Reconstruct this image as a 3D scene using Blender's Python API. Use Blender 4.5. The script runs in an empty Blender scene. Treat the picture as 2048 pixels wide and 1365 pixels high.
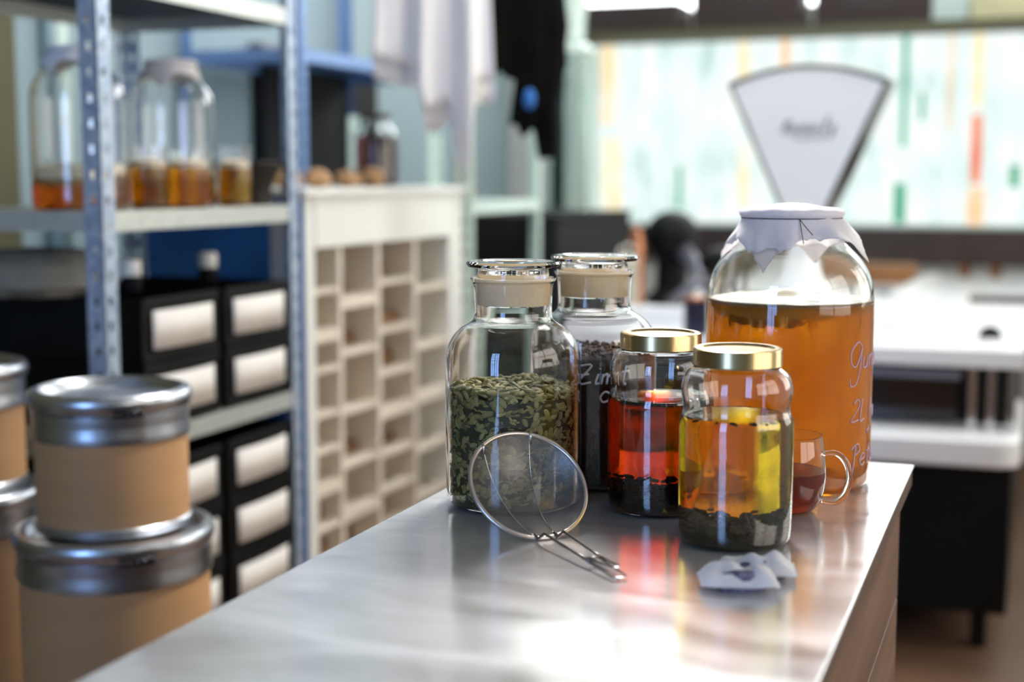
import bpy, math, random
from math import sin, cos, pi, atan2, hypot, radians, sqrt
from mathutils import Vector, Matrix, Quaternion, noise

random.seed(7)
S = bpy.context.scene
COL = S.collection

# ------------------------------------------------------------------ camera
PITCH = math.atan((682.5 - 353) / 2844)
YAW = math.atan((2082 - 1024) / hypot(2844, 682.5 - 353))
CAM = Vector((0, 0, 1.25))
cd = bpy.data.cameras.new('camera')
cam = bpy.data.objects.new('camera', cd)
COL.objects.link(cam)
cam.location = CAM
cam.rotation_euler = (pi / 2 - PITCH, 0, YAW)
cd.sensor_width = 36
cd.lens = 2844 / 2048 * 36
cd.clip_start = .02
cd.dof.use_dof = True
cd.dof.focus_distance = 1.47
cd.dof.aperture_fstop = 2.5
S.camera = cam

# ------------------------------------------------------------------ view, world, light
S.view_settings.view_transform = 'Standard'
S.view_settings.look = 'None'
S.view_settings.exposure = 0.15
S.view_settings.gamma = 1
S.view_settings.use_curve_mapping = False
cy = S.cycles
cy.use_denoising = True
cy.max_bounces = 28
cy.transmission_bounces = 28
cy.transparent_max_bounces = 16
cy.glossy_bounces = 6
cy.diffuse_bounces = 4
cy.sample_clamp_indirect = 14
cy.caustics_refractive = True
cy.caustics_reflective = True
cy.blur_glossy = 1.0

W = bpy.data.worlds.new('world')
S.world = W
W.use_nodes = True
W.node_tree.nodes['Background'].inputs[0].default_value = (.55, .68, .8, 1)
W.node_tree.nodes['Background'].inputs[1].default_value = .4

L_CLERE = 7     # high windows over the far wall
L_FAR = 1.0       # ribbed glass window in view
L_REAR = 11      # tall cool window behind the camera
L_LAMP = 125       # bulb disc of the pendant over the table
L_SIDE = 3.6      # windows of the right-hand wall
L_SKY = 26        # skylight over the far end of the table


# ------------------------------------------------------------------ materials
def lin(c):
    return tuple(((v / 255) / 12.92 if v / 255 <= .04045 else ((v / 255 + .055) / 1.055) ** 2.4) for v in c) + (1,)


def new_mat(name):
    m = bpy.data.materials.new(name)
    m.use_nodes = True
    nt = m.node_tree
    nt.nodes.clear()
    out = nt.nodes.new('ShaderNodeOutputMaterial')
    return m, nt, out


def N(nt, t, **kw):
    n = nt.nodes.new(t)
    for k, v in kw.items():
        setattr(n, k, v)
    return n


def pbr(name, col, rough=.5, metal=0, var=.12, scale=8, stretch=(1, 1, 1), bump=0, bscale=60, col2=None, spec=.5,
        coat=0, rvar=0):
    """principled material with a noise-driven colour"""
    m, nt, out = new_mat(name)
    L = nt.links.new
    p = N(nt, 'ShaderNodeBsdfPrincipled')
    tc = N(nt, 'ShaderNodeTexCoord')
    mp = N(nt, 'ShaderNodeMapping')
    mp.inputs['Scale'].default_value = stretch
    nz = N(nt, 'ShaderNodeTexNoise')
    nz.inputs['Scale'].default_value = scale
    nz.inputs['Detail'].default_value = 4
    cr = N(nt, 'ShaderNodeValToRGB')
    c = lin(col)
    a = lin(col2) if col2 else tuple(x * (1 - var) for x in c[:3]) + (1,)
    b = tuple(min(1, x * (1 + var)) for x in c[:3]) + (1,)
    cr.color_ramp.elements[0].position = .3
    cr.color_ramp.elements[1].position = .7
    cr.color_ramp.elements[0].color = a
    cr.color_ramp.elements[1].color = b
    L(tc.outputs['Object'], mp.inputs[0])
    L(mp.outputs[0], nz.inputs['Vector'])
    L(nz.outputs['Fac'], cr.inputs[0])
    L(cr.outputs[0], p.inputs['Base Color'])
    p.inputs['Roughness'].default_value = rough
    p.inputs['Metallic'].default_value = metal
    p.inputs['Specular IOR Level'].default_value = spec
    p.inputs['Coat Weight'].default_value = coat
    if rvar:
        mr = N(nt, 'ShaderNodeMapRange')
        mr.inputs['To Min'].default_value = rough - rvar
        mr.inputs['To Max'].default_value = rough + rvar
        L(nz.outputs['Fac'], mr.inputs[0])
        L(mr.outputs[0], p.inputs['Roughness'])
    if bump:
        n2 = N(nt, 'ShaderNodeTexNoise')
        n2.inputs['Scale'].default_value = bscale
        n2.inputs['Detail'].default_value = 5
        L(mp.outputs[0], n2.inputs['Vector'])
        bm = N(nt, 'ShaderNodeBump')
        bm.inputs['Strength'].default_value = bump
        bm.inputs['Distance'].default_value = .002
        L(n2.outputs['Fac'], bm.inputs['Height'])
        L(bm.outputs[0], p.inputs['Normal'])
    L(p.outputs[0], out.inputs[0])
    return m


def glass(name, col=(1, 1, 1), rough=0.0, ior=1.47):
    m, nt, out = new_mat(name)
    g = N(nt, 'ShaderNodeBsdfPrincipled')
    g.inputs['Base Color'].default_value = tuple(col) + (1,)
    g.inputs['Transmission Weight'].default_value = 1
    g.inputs['Roughness'].default_value = rough
    g.inputs['IOR'].default_value = ior
    nt.links.new(g.outputs[0], out.inputs[0])
    return m


def liquid(name, col, dens, ior=1.33, cloud=0.0, cloudcol=None):
    """clear liquid with absorbing volume; cloud mixes in diffuse transmission for a turbid drink"""
    m, nt, out = new_mat(name)
    L = nt.links.new
    g = N(nt, 'ShaderNodeBsdfPrincipled')
    g.inputs['Base Color'].default_value = (1, 1, 1, 1)
    g.inputs['Transmission Weight'].default_value = 1
    g.inputs['Roughness'].default_value = 0
    g.inputs['IOR'].default_value = ior
    v = N(nt, 'ShaderNodeVolumeAbsorption')
    v.inputs['Color'].default_value = tuple(col) + (1,)
    v.inputs['Density'].default_value = dens
    if cloud:
        t = N(nt, 'ShaderNodeBsdfTranslucent')
        t.inputs['Color'].default_value = tuple(cloudcol) + (1,)
        mx = N(nt, 'ShaderNodeMixShader')
        tc = N(nt, 'ShaderNodeTexCoord')
        nz = N(nt, 'ShaderNodeTexNoise')
        nz.inputs['Scale'].default_value = 14
        mr = N(nt, 'ShaderNodeMapRange')
        mr.inputs['To Min'].default_value = cloud * .8
        mr.inputs['To Max'].default_value = cloud * 1.2
        L(tc.outputs['Object'], nz.inputs['Vector'])
        L(nz.outputs['Fac'], mr.inputs[0])
        L(mr.outputs[0], mx.inputs[0])
        L(g.outputs[0], mx.inputs[1])
        L(t.outputs[0], mx.inputs[2])
        L(mx.outputs[0], out.inputs[0])
    else:
        L(g.outputs[0], out.inputs[0])
    L(v.outputs[0], out.inputs['Volume'])
    return m


def cloth(name, col, trans=.45, scale=300, sheer=0):
    m, nt, out = new_mat(name)
    L = nt.links.new
    d = N(nt, 'ShaderNodeBsdfDiffuse')
    t = N(nt, 'ShaderNodeBsdfTranslucent')
    mx = N(nt, 'ShaderNodeMixShader')
    mx.inputs[0].default_value = trans
    tc = N(nt, 'ShaderNodeTexCoord')
    nz = N(nt, 'ShaderNodeTexNoise')
    nz.inputs['Scale'].default_value = scale
    nz.inputs['Detail'].default_value = 3
    b = N(nt, 'ShaderNodeBump')
    b.inputs['Strength'].default_value = .3
    b.inputs['Distance'].default_value = .001
    cr = N(nt, 'ShaderNodeValToRGB')
    c = lin(col)
    cr.color_ramp.elements[0].color = tuple(x * .9 for x in c[:3]) + (1,)
    cr.color_ramp.elements[1].color = c
    L(tc.outputs['Object'], nz.inputs['Vector'])
    L(nz.outputs['Fac'], b.inputs['Height'])
    L(nz.outputs['Fac'], cr.inputs[0])
    L(cr.outputs[0], d.inputs[0])
    L(cr.outputs[0], t.inputs[0])
    L(b.outputs[0], d.inputs['Normal'])
    L(d.outputs[0], mx.inputs[1])
    L(t.outputs[0], mx.inputs[2])
    if sheer:
        m2 = N(nt, 'ShaderNodeMixShader')
        m2.inputs[0].default_value = sheer
        tr = N(nt, 'ShaderNodeBsdfTransparent')
        L(mx.outputs[0], m2.inputs[1])
        L(tr.outputs[0], m2.inputs[2])
        L(m2.outputs[0], out.inputs[0])
    else:
        L(mx.outputs[0], out.inputs[0])
    return m


def emis(name, col, strength, col2=None, scale=3, stretch=(1, 1, 1)):
    """glass lit by daylight from outside"""
    m, nt, out = new_mat(name)
    L = nt.links.new
    e = N(nt, 'ShaderNodeEmission')
    tc = N(nt, 'ShaderNodeTexCoord')
    mp = N(nt, 'ShaderNodeMapping')
    mp.inputs['Scale'].default_value = stretch
    nz = N(nt, 'ShaderNodeTexNoise')
    nz.inputs['Scale'].default_value = scale
    cr = N(nt, 'ShaderNodeValToRGB')
    cr.color_ramp.elements[0].position = .35
    cr.color_ramp.elements[1].position = .6
    cr.color_ramp.elements[0].color = tuple(col2 or [c * .85 for c in col]) + (1,)
    cr.color_ramp.elements[1].color = tuple(col) + (1,)
    L(tc.outputs['Object'], mp.inputs[0])
    L(mp.outputs[0], nz.inputs['Vector'])
    L(nz.outputs['Fac'], cr.inputs[0])
    L(cr.outputs[0], e.inputs[0])
    e.inputs[1].default_value = strength
    L(e.outputs[0], out.inputs[0])
    return m


def ribbed_window():
    """ribbed privacy glass with daylight behind it: vertical ribs, softer horizontal bands"""
    m, nt, out = new_mat('ribbed_window_glass')
    L = nt.links.new
    e = N(nt, 'ShaderNodeEmission')
    tc = N(nt, 'ShaderNodeTexCoord')

    def ns(stretch, scale, detail=2):
        mp = N(nt, 'ShaderNodeMapping')
        mp.inputs['Scale'].default_value = stretch
        nz = N(nt, 'ShaderNodeTexNoise')
        nz.inputs['Scale'].default_value = scale
        nz.inputs['Detail'].default_value = detail
        L(tc.outputs['Object'], mp.inputs[0])
        L(mp.outputs[0], nz.inputs['Vector'])
        return nz.outputs['Fac']
    ribs = ns((1, 1, .12), 26, 3)
    blobs = ns((1, 1, .8), 4.2, 2)
    mx = N(nt, 'ShaderNodeMix')
    mx.data_type = 'FLOAT'
    mx.inputs[0].default_value = .5
    L(ribs, mx.inputs[2])
    L(blobs, mx.inputs[3])
    cr = N(nt, 'ShaderNodeValToRGB')
    el = cr.color_ramp.elements
    el[0].position, el[0].color = .33, (.42, .62, .58, 1)
    el[1].position, el[1].color = .62, (.97, 1, .97, 1)
    k = el.new(.42)
    k.color = (.70, .87, .84, 1)
    k = el.new(.5)
    k.color = (.84, .95, .93, 1)
    L(mx.outputs[0], cr.inputs[0])
    L(cr.outputs[0], e.inputs[0])
    e.inputs[1].default_value = L_FAR
    L(e.outputs[0], out.inputs[0])
    return m


def steel_top():
    m, nt, out = new_mat('brushed_steel_top')
    L = nt.links.new
    p = N(nt, 'ShaderNodeBsdfPrincipled')
    p.inputs['Metallic'].default_value = .55
    tc = N(nt, 'ShaderNodeTexCoord')

    def ns(stretch, scale, detail, dist=0):
        mp = N(nt, 'ShaderNodeMapping')
        mp.inputs['Scale'].default_value = stretch
        nz = N(nt, 'ShaderNodeTexNoise')
        nz.inputs['Scale'].default_value = scale
        nz.inputs['Detail'].default_value = detail
        nz.inputs['Distortion'].default_value = dist
        L(tc.outputs['Object'], mp.inputs[0])
        L(mp.outputs[0], nz.inputs['Vector'])
        return nz.outputs['Fac']
    smear = ns((1, 2.2, 1), 7, 6, .6)
    brush = ns((6, 120, 1), 6, 5)
    cr = N(nt, 'ShaderNodeValToRGB')
    cr.color_ramp.elements[0].position = .3
    cr.color_ramp.elements[1].position = .72
    cr.color_ramp.elements[0].color = (.50, .48, .47, 1)
    cr.color_ramp.elements[1].color = (.72, .71, .72, 1)
    L(smear, cr.inputs[0])
    L(cr.outputs[0], p.inputs['Base Color'])
    mr = N(nt, 'ShaderNodeMapRange')
    mr.inputs['From Min'].default_value = .3
    mr.inputs['From Max'].default_value = .7
    mr.inputs['To Min'].default_value = .12
    mr.inputs['To Max'].default_value = .25
    L(smear, mr.inputs[0])
    L(mr.outputs[0], p.inputs['Roughness'])
    b = N(nt, 'ShaderNodeBump')
    b.inputs['Strength'].default_value = .05
    b.inputs['Distance'].default_value = .0006
    L(brush, b.inputs['Height'])
    L(b.outputs[0], p.inputs['Normal'])
    L(p.outputs[0], out.inputs[0])
    return m


def galvanised():
    """spangled zinc with rows of dark slots punched through the angle"""
    m, nt, out = new_mat('galvanised_post')
    L = nt.links.new
    p = N(nt, 'ShaderNodeBsdfPrincipled')
    p.inputs['Metallic'].default_value = .35
    p.inputs['Roughness'].default_value = .42
    tc = N(nt, 'ShaderNodeTexCoord')
    vo = N(nt, 'ShaderNodeTexVoronoi')
    vo.inputs['Scale'].default_value = 90
    cr = N(nt, 'ShaderNodeValToRGB')
    cr.color_ramp.elements[0].color = lin((140, 160, 190))
    cr.color_ramp.elements[1].color = lin((196, 208, 220))
    L(tc.outputs['Object'], vo.inputs['Vector'])
    L(vo.outputs['Color'], cr.inputs[0])
    L(cr.outputs[0], p.inputs['Base Color'])
    L(p.outputs[0], out.inputs[0])
    return m


def grains(name, cols, rough=.5):
    """every loose grain of a heap gets its own shade"""
    m, nt, out = new_mat(name)
    p = N(nt, 'ShaderNodeBsdfPrincipled')
    g = N(nt, 'ShaderNodeNewGeometry')
    cr = N(nt, 'ShaderNodeValToRGB')
    el = cr.color_ramp.elements
    el[0].color, el[1].color = lin(cols[0]), lin(cols[-1])
    for i, c in enumerate(cols[1:-1]):
        el.new((i + 1) / (len(cols) - 1)).color = lin(c)
    nt.links.new(g.outputs['Random Per Island'], cr.inputs[0])
    nt.links.new(cr.outputs[0], p.inputs['Base Color'])
    p.inputs['Roughness'].default_value = rough
    p.inputs['Specular IOR Level'].default_value = .5 if rough < .6 else .1
    nt.links.new(p.outputs[0], out.inputs[0])
    return m


def mesh_weave():
    m, nt, out = new_mat('fine_wire_weave')
    L = nt.links.new
    p = N(nt, 'ShaderNodeBsdfPrincipled')
    p.inputs['Metallic'].default_value = .8
    p.inputs['Roughness'].default_value = .4
    p.inputs['Base Color'].default_value = (.5, .47, .46, 1)
    t = N(nt, 'ShaderNodeBsdfTransparent')
    mx = N(nt, 'ShaderNodeMixShader')
    tc = N(nt, 'ShaderNodeTexCoord')
    nz = N(nt, 'ShaderNodeTexNoise')
    nz.inputs['Scale'].default_value = 900
    mr = N(nt, 'ShaderNodeMapRange')
    mr.inputs['To Min'].default_value = .18
    mr.inputs['To Max'].default_value = .42
    L(tc.outputs['Object'], nz.inputs['Vector'])
    L(nz.outputs['Fac'], mr.inputs[0])
    L(mr.outputs[0], mx.inputs[0])
    L(t.outputs[0], mx.inputs[1])
    L(p.outputs[0], mx.inputs[2])
    L(mx.outputs[0], out.inputs[0])
    return m


def wood(name, c1, c2, rough=.55, axis=(1, 8, 8), scale=3):
    return pbr(name, c2, rough, 0, .08, scale, axis, bump=.15, bscale=20, col2=c1)


M = dict(
    steel=steel_top(),
    chrome=pbr('chrome', (205, 205, 205), .16, 1, .05),
    ring=pbr('strainer_steel', (214, 204, 198), .3, 1, .06),
    dsteel=pbr('dark_steel', (120, 116, 116), .3, 1, .1),
    weave=mesh_weave(),
    glass=glass('clear_glass', (.99, .996, .992)),
    gglass=glass('greenish_glass', (.88, .97, .93)),
    frost=cloth('ground_glass', (255, 240, 210), .28, 200),
    seed=grains('pumpkin_seed_skin', [(100, 94, 50), (160, 148, 86), (128, 120, 64), (190, 174, 112), (140, 130, 74), (172, 164, 100)], .4),
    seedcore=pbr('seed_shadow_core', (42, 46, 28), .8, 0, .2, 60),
    cinn=pbr('dark_brown_spice', (66, 38, 26), .85, 0, .4, 160, bump=.8, bscale=300),
    komb=liquid('orange_kombucha', (1.0, .87, .0), 34, 1.34, .66, (1.0, .57, .0)),
    redtea=liquid('red_tea', (.85, .50, .0), 85, 1.34, .05, (.45, .12, .02)),
    yeltea=liquid('yellow_green_tea', (.975, .90, .0), 48, 1.34, .04, (.9, .7, .08)),
    cuptea=liquid('brown_tea', (.86, .45, .0), 70, 1.34, .45, (.62, .20, .03)),
    amber=liquid('amber_liquid', (.99, .82, .0), 50, 1.34, .3, (.95, .45, .05)),
    darkred=liquid('dark_red_liquid', (.5, .06, .03), 40, 1.34, .1, (.4, .08, .04)),
    scoby=pbr('kombucha_culture', (255, 236, 200), .22, 0, .06, 40, bump=.2, bscale=40),
    strand=pbr('brown_yeast', (120, 56, 20), .7, 0, .3, 90),
    leaf=grains('wet_tea_leaf', [(14, 11, 7), (26, 20, 10), (34, 26, 14)], .95),
    leafg=grains('wet_green_tea_leaf', [(16, 13, 5), (44, 36, 14), (24, 20, 8), (32, 27, 10)], .95),
    gold=pbr('gold_lid', (190, 166, 124), .24, 1, .06, 5),
    linen=cloth('white_linen', (250, 248, 252), .5),
    thread=pbr('dark_thread', (70, 62, 66), .8),
    ink=pbr('white_marker', (235, 232, 240), .7),
    inkl=pbr('lilac_marker', (196, 170, 190), .7),
    bag=cloth('tea_bag_paper', (250, 250, 255), .3, 500, .12),
    bagtea=pbr('bag_tea', (112, 112, 138), .85, 0, .2, 200, col2=(70, 66, 84)),
    kraft=pbr('kraft_fibre', (180, 138, 94), .62, 0, .07, 6, (1, 1, 6), bump=.05),
    zinc=pbr('zinc_band', (186, 190, 196), .3, 1, .08, 20),
    clasp=pbr('dark_clasp', (50, 50, 52), .4, .8),
    galv=galvanised(),
    shelf=pbr('galvanised_shelf', (200, 204, 196), .45, .55, .06, 30),
    shelf_shade=pbr('shelf_underside_shade', (26, 36, 58), .8, 0, .1, 20),  # shade below the shelves as a dark navy colour
    black=pbr('black_plastic', (9, 9, 8), .55, 0, .2, 20, spec=.2),
    black2=pbr('black_matte', (16, 16, 15), .9, 0, .2, 20),
    label=pbr('paper_label', (228, 222, 214), .7, 0, .04, 12),
    white=pbr('white_paint', (232, 232, 224), .5, 0, .03, 6),
    cream=pbr('cream_paint', (226, 214, 196), .6, 0, .06, 9),
    brownp=pbr('brown_paper', (132, 96, 62), .75, 0, .25, 30),
    mint=pbr('mint_white_paint', (214, 232, 222), .4, 0, .03, 6),
    wallg=pbr('blue_grey_wall', (150, 170, 176), .85, 0, .03, 2),
    wallo=pbr('olive_wall', (96, 92, 66), .85, 0, .1, 2),
    wallw=pbr('white_wall', (214, 216, 210), .85, 0, .03, 2),
    ceil=pbr('ceiling_paint', (176, 180, 178), .9, 0, .02, 2),
    floor=pbr('worn_brown_floor', (112, 84, 64), .55, 0, .18, 2.5, bump=.1, bscale=12),
    wood=wood('dark_grained_wood', (86, 60, 44), (120, 90, 70), .5, (9, .8, 9)),
    wedge=pbr('brown_edge', (96, 74, 62), .5, .3, .1, 10),
    board=wood('warm_wood', (132, 84, 46), (172, 122, 72), .5, (1, 6, 6)),
    lam=pbr('white_laminate', (240, 240, 240), .28, 0, .02, 4),
    grey=pbr('grey_metal', (120, 118, 126), .4, .5, .1, 10),
    dbrown=pbr('dark_brown_box', (66, 52, 48), .7, 0, .12, 6),
    choc=pbr('dark_backsplash', (60, 46, 40), .5, 0, .25, 9),
    root=pbr('dried_root', (176, 138, 100), .8, 0, .3, 60, bump=.5, bscale=90),
    navy=pbr('navy_tin', (38, 38, 62), .35, .2, .15, 12),
    copper=pbr('copper_lid', (176, 120, 90), .3, .9, .1, 9),
    bluep=pbr('blue_tag_and_side_light', (48, 116, 196), .5, 0, .08, 6),  # the tag's own blue, and cool light painted on the cabinet side
    sack=pbr('grey_sack', (128, 124, 112), .9, 0, .1, 20),
    orange=glass('orange_glass', (1, .55, .12)),
    gstrip=emis('green_glass_strip', (.12, .62, .38), L_FAR * .8, (.05, .4, .22), 20, (1, 1, .2)),
    ostrip=emis('orange_glass_strip', (1, .58, .28), L_FAR * 1.0, (1, .82, .6), 14, (1, 1, .3)),
    ystrip=emis('yellow_glass_strip', (1, .85, .5), L_FAR * 1.0, (1, .95, .8), 14, (1, 1, .3)),
    rstrip=emis('red_glass_strip', (.95, .22, .10), L_FAR * .9, (1, .5, .3), 14, (1, 1, .3)),
    far=ribbed_window(),
    clere=emis('high_window_daylight', (1, 1, .99), L_CLERE, (.9, .97, 1), 1.2),
    rear=emis('rear_window_daylight', (.30, .52, 1), L_REAR, (.24, .45, 1), 1.5),
    side=emis('side_window_daylight', (1, .95, .88), L_SIDE, (1, .9, .8), 1.0),
    sky=emis('skylight_glass', (1, .99, .98), L_SKY, (.96, .98, 1), 1.0),
    bulb=emis('lamp_light', (1, .97, .94), L_LAMP, (1, .97, .94)),
    face=pbr('scale_face_enamel', (240, 242, 242), .25, 0, .02, 5),
    stem=pbr('dark_green_stem', (30, 56, 44), .6, 0, .3, 20),
    rimst=pbr('dial_rim_metal', (124, 114, 100), .18, 1, .1),
    print=pbr('dark_print', (40, 46, 44), .6),
    pprint=pbr('pale_print', (190, 186, 190), .6),
    dglass=pbr('dark_oven_glass', (34, 27, 24), .12, 0, .2, 6),
    coat=pbr('black_cloth', (8, 9, 6), .95, 0, .2, 20, spec=.1),
    apron=cloth('white_apron_cloth', (252, 250, 250), .12, 60),
    linen2=cloth('thick_white_linen', (252, 250, 250), .12),
    bluesteel=pbr('blue_steel', (118, 148, 196), .45, .2, .06, 20),
    foam=pbr('pale_foam', (236, 220, 190), .7, 0, .08, 60),
    mortar=pbr('dark_brown_mortar', (36, 28, 20), .7, 0, .25, 15),
    olive=pbr('olive_box', (92, 88, 58), .7),
    yellow=pbr('pale_yellow_card', (232, 226, 180), .7),
)


# ------------------------------------------------------------------ mesh helpers
class MB:
    def __init__(s):
        s.v, s.f, s.sm, s.crisp = [], [], [], False

    def add(s, vs, fs, smooth=True):
        b = len(s.v)
        s.v += [tuple(v) for v in vs]
        s.f += [tuple(b + i for i in f) for f in fs]
        s.sm += [smooth] * len(fs)
        return s

    def box(s, lo, hi, rot=0, c=None, bev=0):
        x0, y0, z0 = lo
        x1, y1, z1 = hi
        vs = [(x0, y0, z0), (x1, y0, z0), (x1, y1, z0), (x0, y1, z0), (x0, y0, z1), (x1, y0, z1), (x1, y1, z1), (x0, y1, z1)]
        if rot:
            c = c or ((x0 + x1) / 2, (y0 + y1) / 2)
            vs = [(c[0] + (x - c[0]) * cos(rot) - (y - c[1]) * sin(rot), c[1] + (x - c[0]) * sin(rot) + (y - c[1]) * cos(rot), z) for x, y, z in vs]
        return s.add(vs, [(0, 3, 2, 1), (4, 5, 6, 7), (0, 1, 5, 4), (1, 2, 6, 5), (2, 3, 7, 6), (3, 0, 4, 7)], False)

    def lathe(s, prof, n=64, c=(0, 0, 0), closed=False, wob=None, smooth=True):
        vs, fs = [], []
        rows = []
        s.crisp = s.crisp or n >= 24
        for i, (r, z) in enumerate(prof):
            if r < 1e-6:
                rows.append([len(vs)])
                vs.append((c[0], c[1], c[2] + z))
            else:
                row = []
                for k in range(n):
                    a = 2 * pi * k / n
                    rr, zz = r, z
                    if wob:
                        rr, zz = wob(i, a, r, z)
                    row.append(len(vs))
                    vs.append((c[0] + rr * cos(a), c[1] + rr * sin(a), c[2] + zz))
                rows.append(row)
        pairs = list(zip(rows[:-1], rows[1:]))
        if closed:
            pairs.append((rows[-1], rows[0]))
        for A, B in pairs:
            for k in range(n):
                j = (k + 1) % n
                if len(A) == 1 and len(B) == 1:
                    break
                if len(A) == 1:
                    fs.append((A[0], B[j], B[k]))
                elif len(B) == 1:
                    fs.append((A[k], A[j], B[0]))
                else:
                    fs.append((A[k], A[j], B[j], B[k]))
        return s.add(vs, fs, smooth)

    def tube(s, pts, r, n=8, closed=False, caps=True):
        pts = [Vector(p) for p in pts]
        m = len(pts)
        vs, fs = [], []
        up = None
        for i, p in enumerate(pts):
            if closed:
                t = (pts[(i + 1) % m] - pts[i - 1])
            else:
                t = pts[min(i + 1, m - 1)] - pts[max(i - 1, 0)]
            t = t.normalized() if t.length > 1e-9 else Vector((0, 0, 1))
            if up is None:
                up = t.orthogonal().normalized()
            up = (up - t * up.dot(t))
            up = up.normalized() if up.length > 1e-6 else t.orthogonal().normalized()
            w = t.cross(up)
            rr = r[i] if isinstance(r, (list, tuple)) else r
            for k in range(n):
                a = 2 * pi * k / n
                vs.append(p + (up * cos(a) + w * sin(a)) * rr)
        for i in range(m if closed else m - 1):
            j = (i + 1) % m
            for k in range(n):
                l = (k + 1) % n
                fs.append((i * n + k, i * n + l, j * n + l, j * n + k))
        if not closed and caps:
            fs.append(tuple(range(n))[::-1])
            fs.append(tuple((m - 1) * n + k for k in range(n)))
        return s.add(vs, fs)

    def prism(s, poly, h0, h1, frame=None, smooth=False):
        """polygon (2-D) extruded between h0 and h1; frame maps (a, b, h) to 3-D"""
        fr = frame or (lambda a, b, h: (a, b, h))
        n = len(poly)
        vs = [fr(a, b, h0) for a, b in poly] + [fr(a, b, h1) for a, b in poly]
        fs = [tuple(range(n))[::-1], tuple(range(n, 2 * n))]
        s.add(vs, fs, False)
        b0 = len(s.v) - 2 * n
        for k in range(n):
            j = (k + 1) % n
            s.f.append((b0 + k, b0 + j, b0 + n + j, b0 + n + k))
            s.sm.append(smooth)
        return s

    def blob(s, c, r, sc=(1, 1, 1), rot=None, seg=8, rings=5, jit=0):
        vs, fs = [], []
        R = rot or Matrix.Identity(3)
        vs.append(Vector(c) + R @ Vector((0, 0, -r * sc[2])))
        for i in range(1, rings):
            t = -pi / 2 + pi * i / rings
            for k in range(seg):
                a = 2 * pi * k / seg
                q = r * (1 + (random.uniform(-jit, jit) if jit else 0))
                vs.append(Vector(c) + R @ Vector((q * sc[0] * cos(t) * cos(a), q * sc[1] * cos(t) * sin(a), q * sc[2] * sin(t))))
        vs.append(Vector(c) + R @ Vector((0, 0, r * sc[2])))
        for k in range(seg):
            fs.append((0, 1 + (k + 1) % seg, 1 + k))
            for i in range(rings - 2):
                a, b = 1 + i * seg, 1 + (i + 1) * seg
                fs.append((a + k, a + (k + 1) % seg, b + (k + 1) % seg, b + k))
            a = 1 + (rings - 2) * seg
            fs.append((a + k, a + (k + 1) % seg, len(vs) - 1))
        return s.add(vs, fs)

    def build(s, name, mat, parent=None, bevel=0, sub=0, loc=None):
        me = bpy.data.meshes.new(name)
        me.from_pydata(s.v, [], s.f)
        me.polygons.foreach_set('use_smooth', s.sm)
        me.materials.append(M[mat] if isinstance(mat, str) else mat)
        me.update()
        if s.crisp and len(s.f) < 30000:
            me.set_sharp_from_angle(angle=radians(40))
        o = bpy.data.objects.new(name, me)
        COL.objects.link(o)
        if parent:
            o.parent = parent
        if loc:
            o.location = loc
        if bevel:
            b = o.modifiers.new('bevel', 'BEVEL')
            b.width = bevel
            b.segments = 3
            b.limit_method = 'ANGLE'
        if sub:
            b = o.modifiers.new('subdivision', 'SUBSURF')
            b.levels = b.render_levels = sub
        return o


def tag(o, label=None, cat=None, group=None, kind=None):
    if label:
        o['label'] = label
    if cat:
        o['category'] = cat
    if group:
        o['group'] = group
    if kind:
        o['kind'] = kind
    return o


def thing(name, label, cat, loc=(0, 0, 0), rz=0, group=None):
    o = bpy.data.objects.new(name, None)
    COL.objects.link(o)
    o.empty_display_size = .05
    o.location = loc
    o.rotation_euler = (0, 0, rz)
    return tag(o, label, cat, group)


def dup(root, loc=None, rz=None, label=None, group=None):
    r = root.copy()
    COL.objects.link(r)
    if loc:
        r.location = loc
    if rz is not None:
        r.rotation_euler = (0, 0, rz)
    tag(r, label, None, group)
    for ch in list(root.children):
        c = ch.copy()
        COL.objects.link(c)
        c.parent = r
        for g in list(ch.children):
            d = g.copy()
            COL.objects.link(d)
            d.parent = c
    return r


def struct(name, mb, mat, **k):
    return tag(mb.build(name, mat, **k), kind='structure')


def box(lo, hi, **k):
    return MB().box(lo, hi, **k)


def smooth_prof(P, it=2, keep=()):
    """round a profile with Chaikin corner cutting, ends kept"""
    for _ in range(it):
        Q = [P[0]]
        for a, b in zip(P[:-1], P[1:]):
            Q.append((a[0] * .75 + b[0] * .25, a[1] * .75 + b[1] * .25))
            Q.append((a[0] * .25 + b[0] * .75, a[1] * .25 + b[1] * .75))
        Q.append(P[-1])
        P = Q
    return P


def radius_at(prof, z):
    for (r0, z0), (r1, z1) in zip(prof[:-1], prof[1:]):
        if z0 <= z <= z1 and z1 > z0:
            return r0 + (r1 - r0) * (z - z0) / (z1 - z0)
    return prof[-1][0]


def jar_shell(prof, wall, base=.006):
    """closed glass wall from an outer profile that starts on the axis"""
    inner = []
    for r, z in prof[::-1]:
        if r <= wall * 1.6:
            continue
        zi = max(z, base)
        inner.append((r - wall, zi))
    out = []
    for q in inner:
        if not out or hypot(out[-1][0] - q[0], out[-1][1] - q[1]) > 1e-5:
            out.append(q)
    # keep only the last ring that lies on the inner floor, then close on the axis
    return prof + out + [(0, base)], [(r - wall, z) for r, z in prof if r > wall * 1.6 and z >= base]


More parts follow.
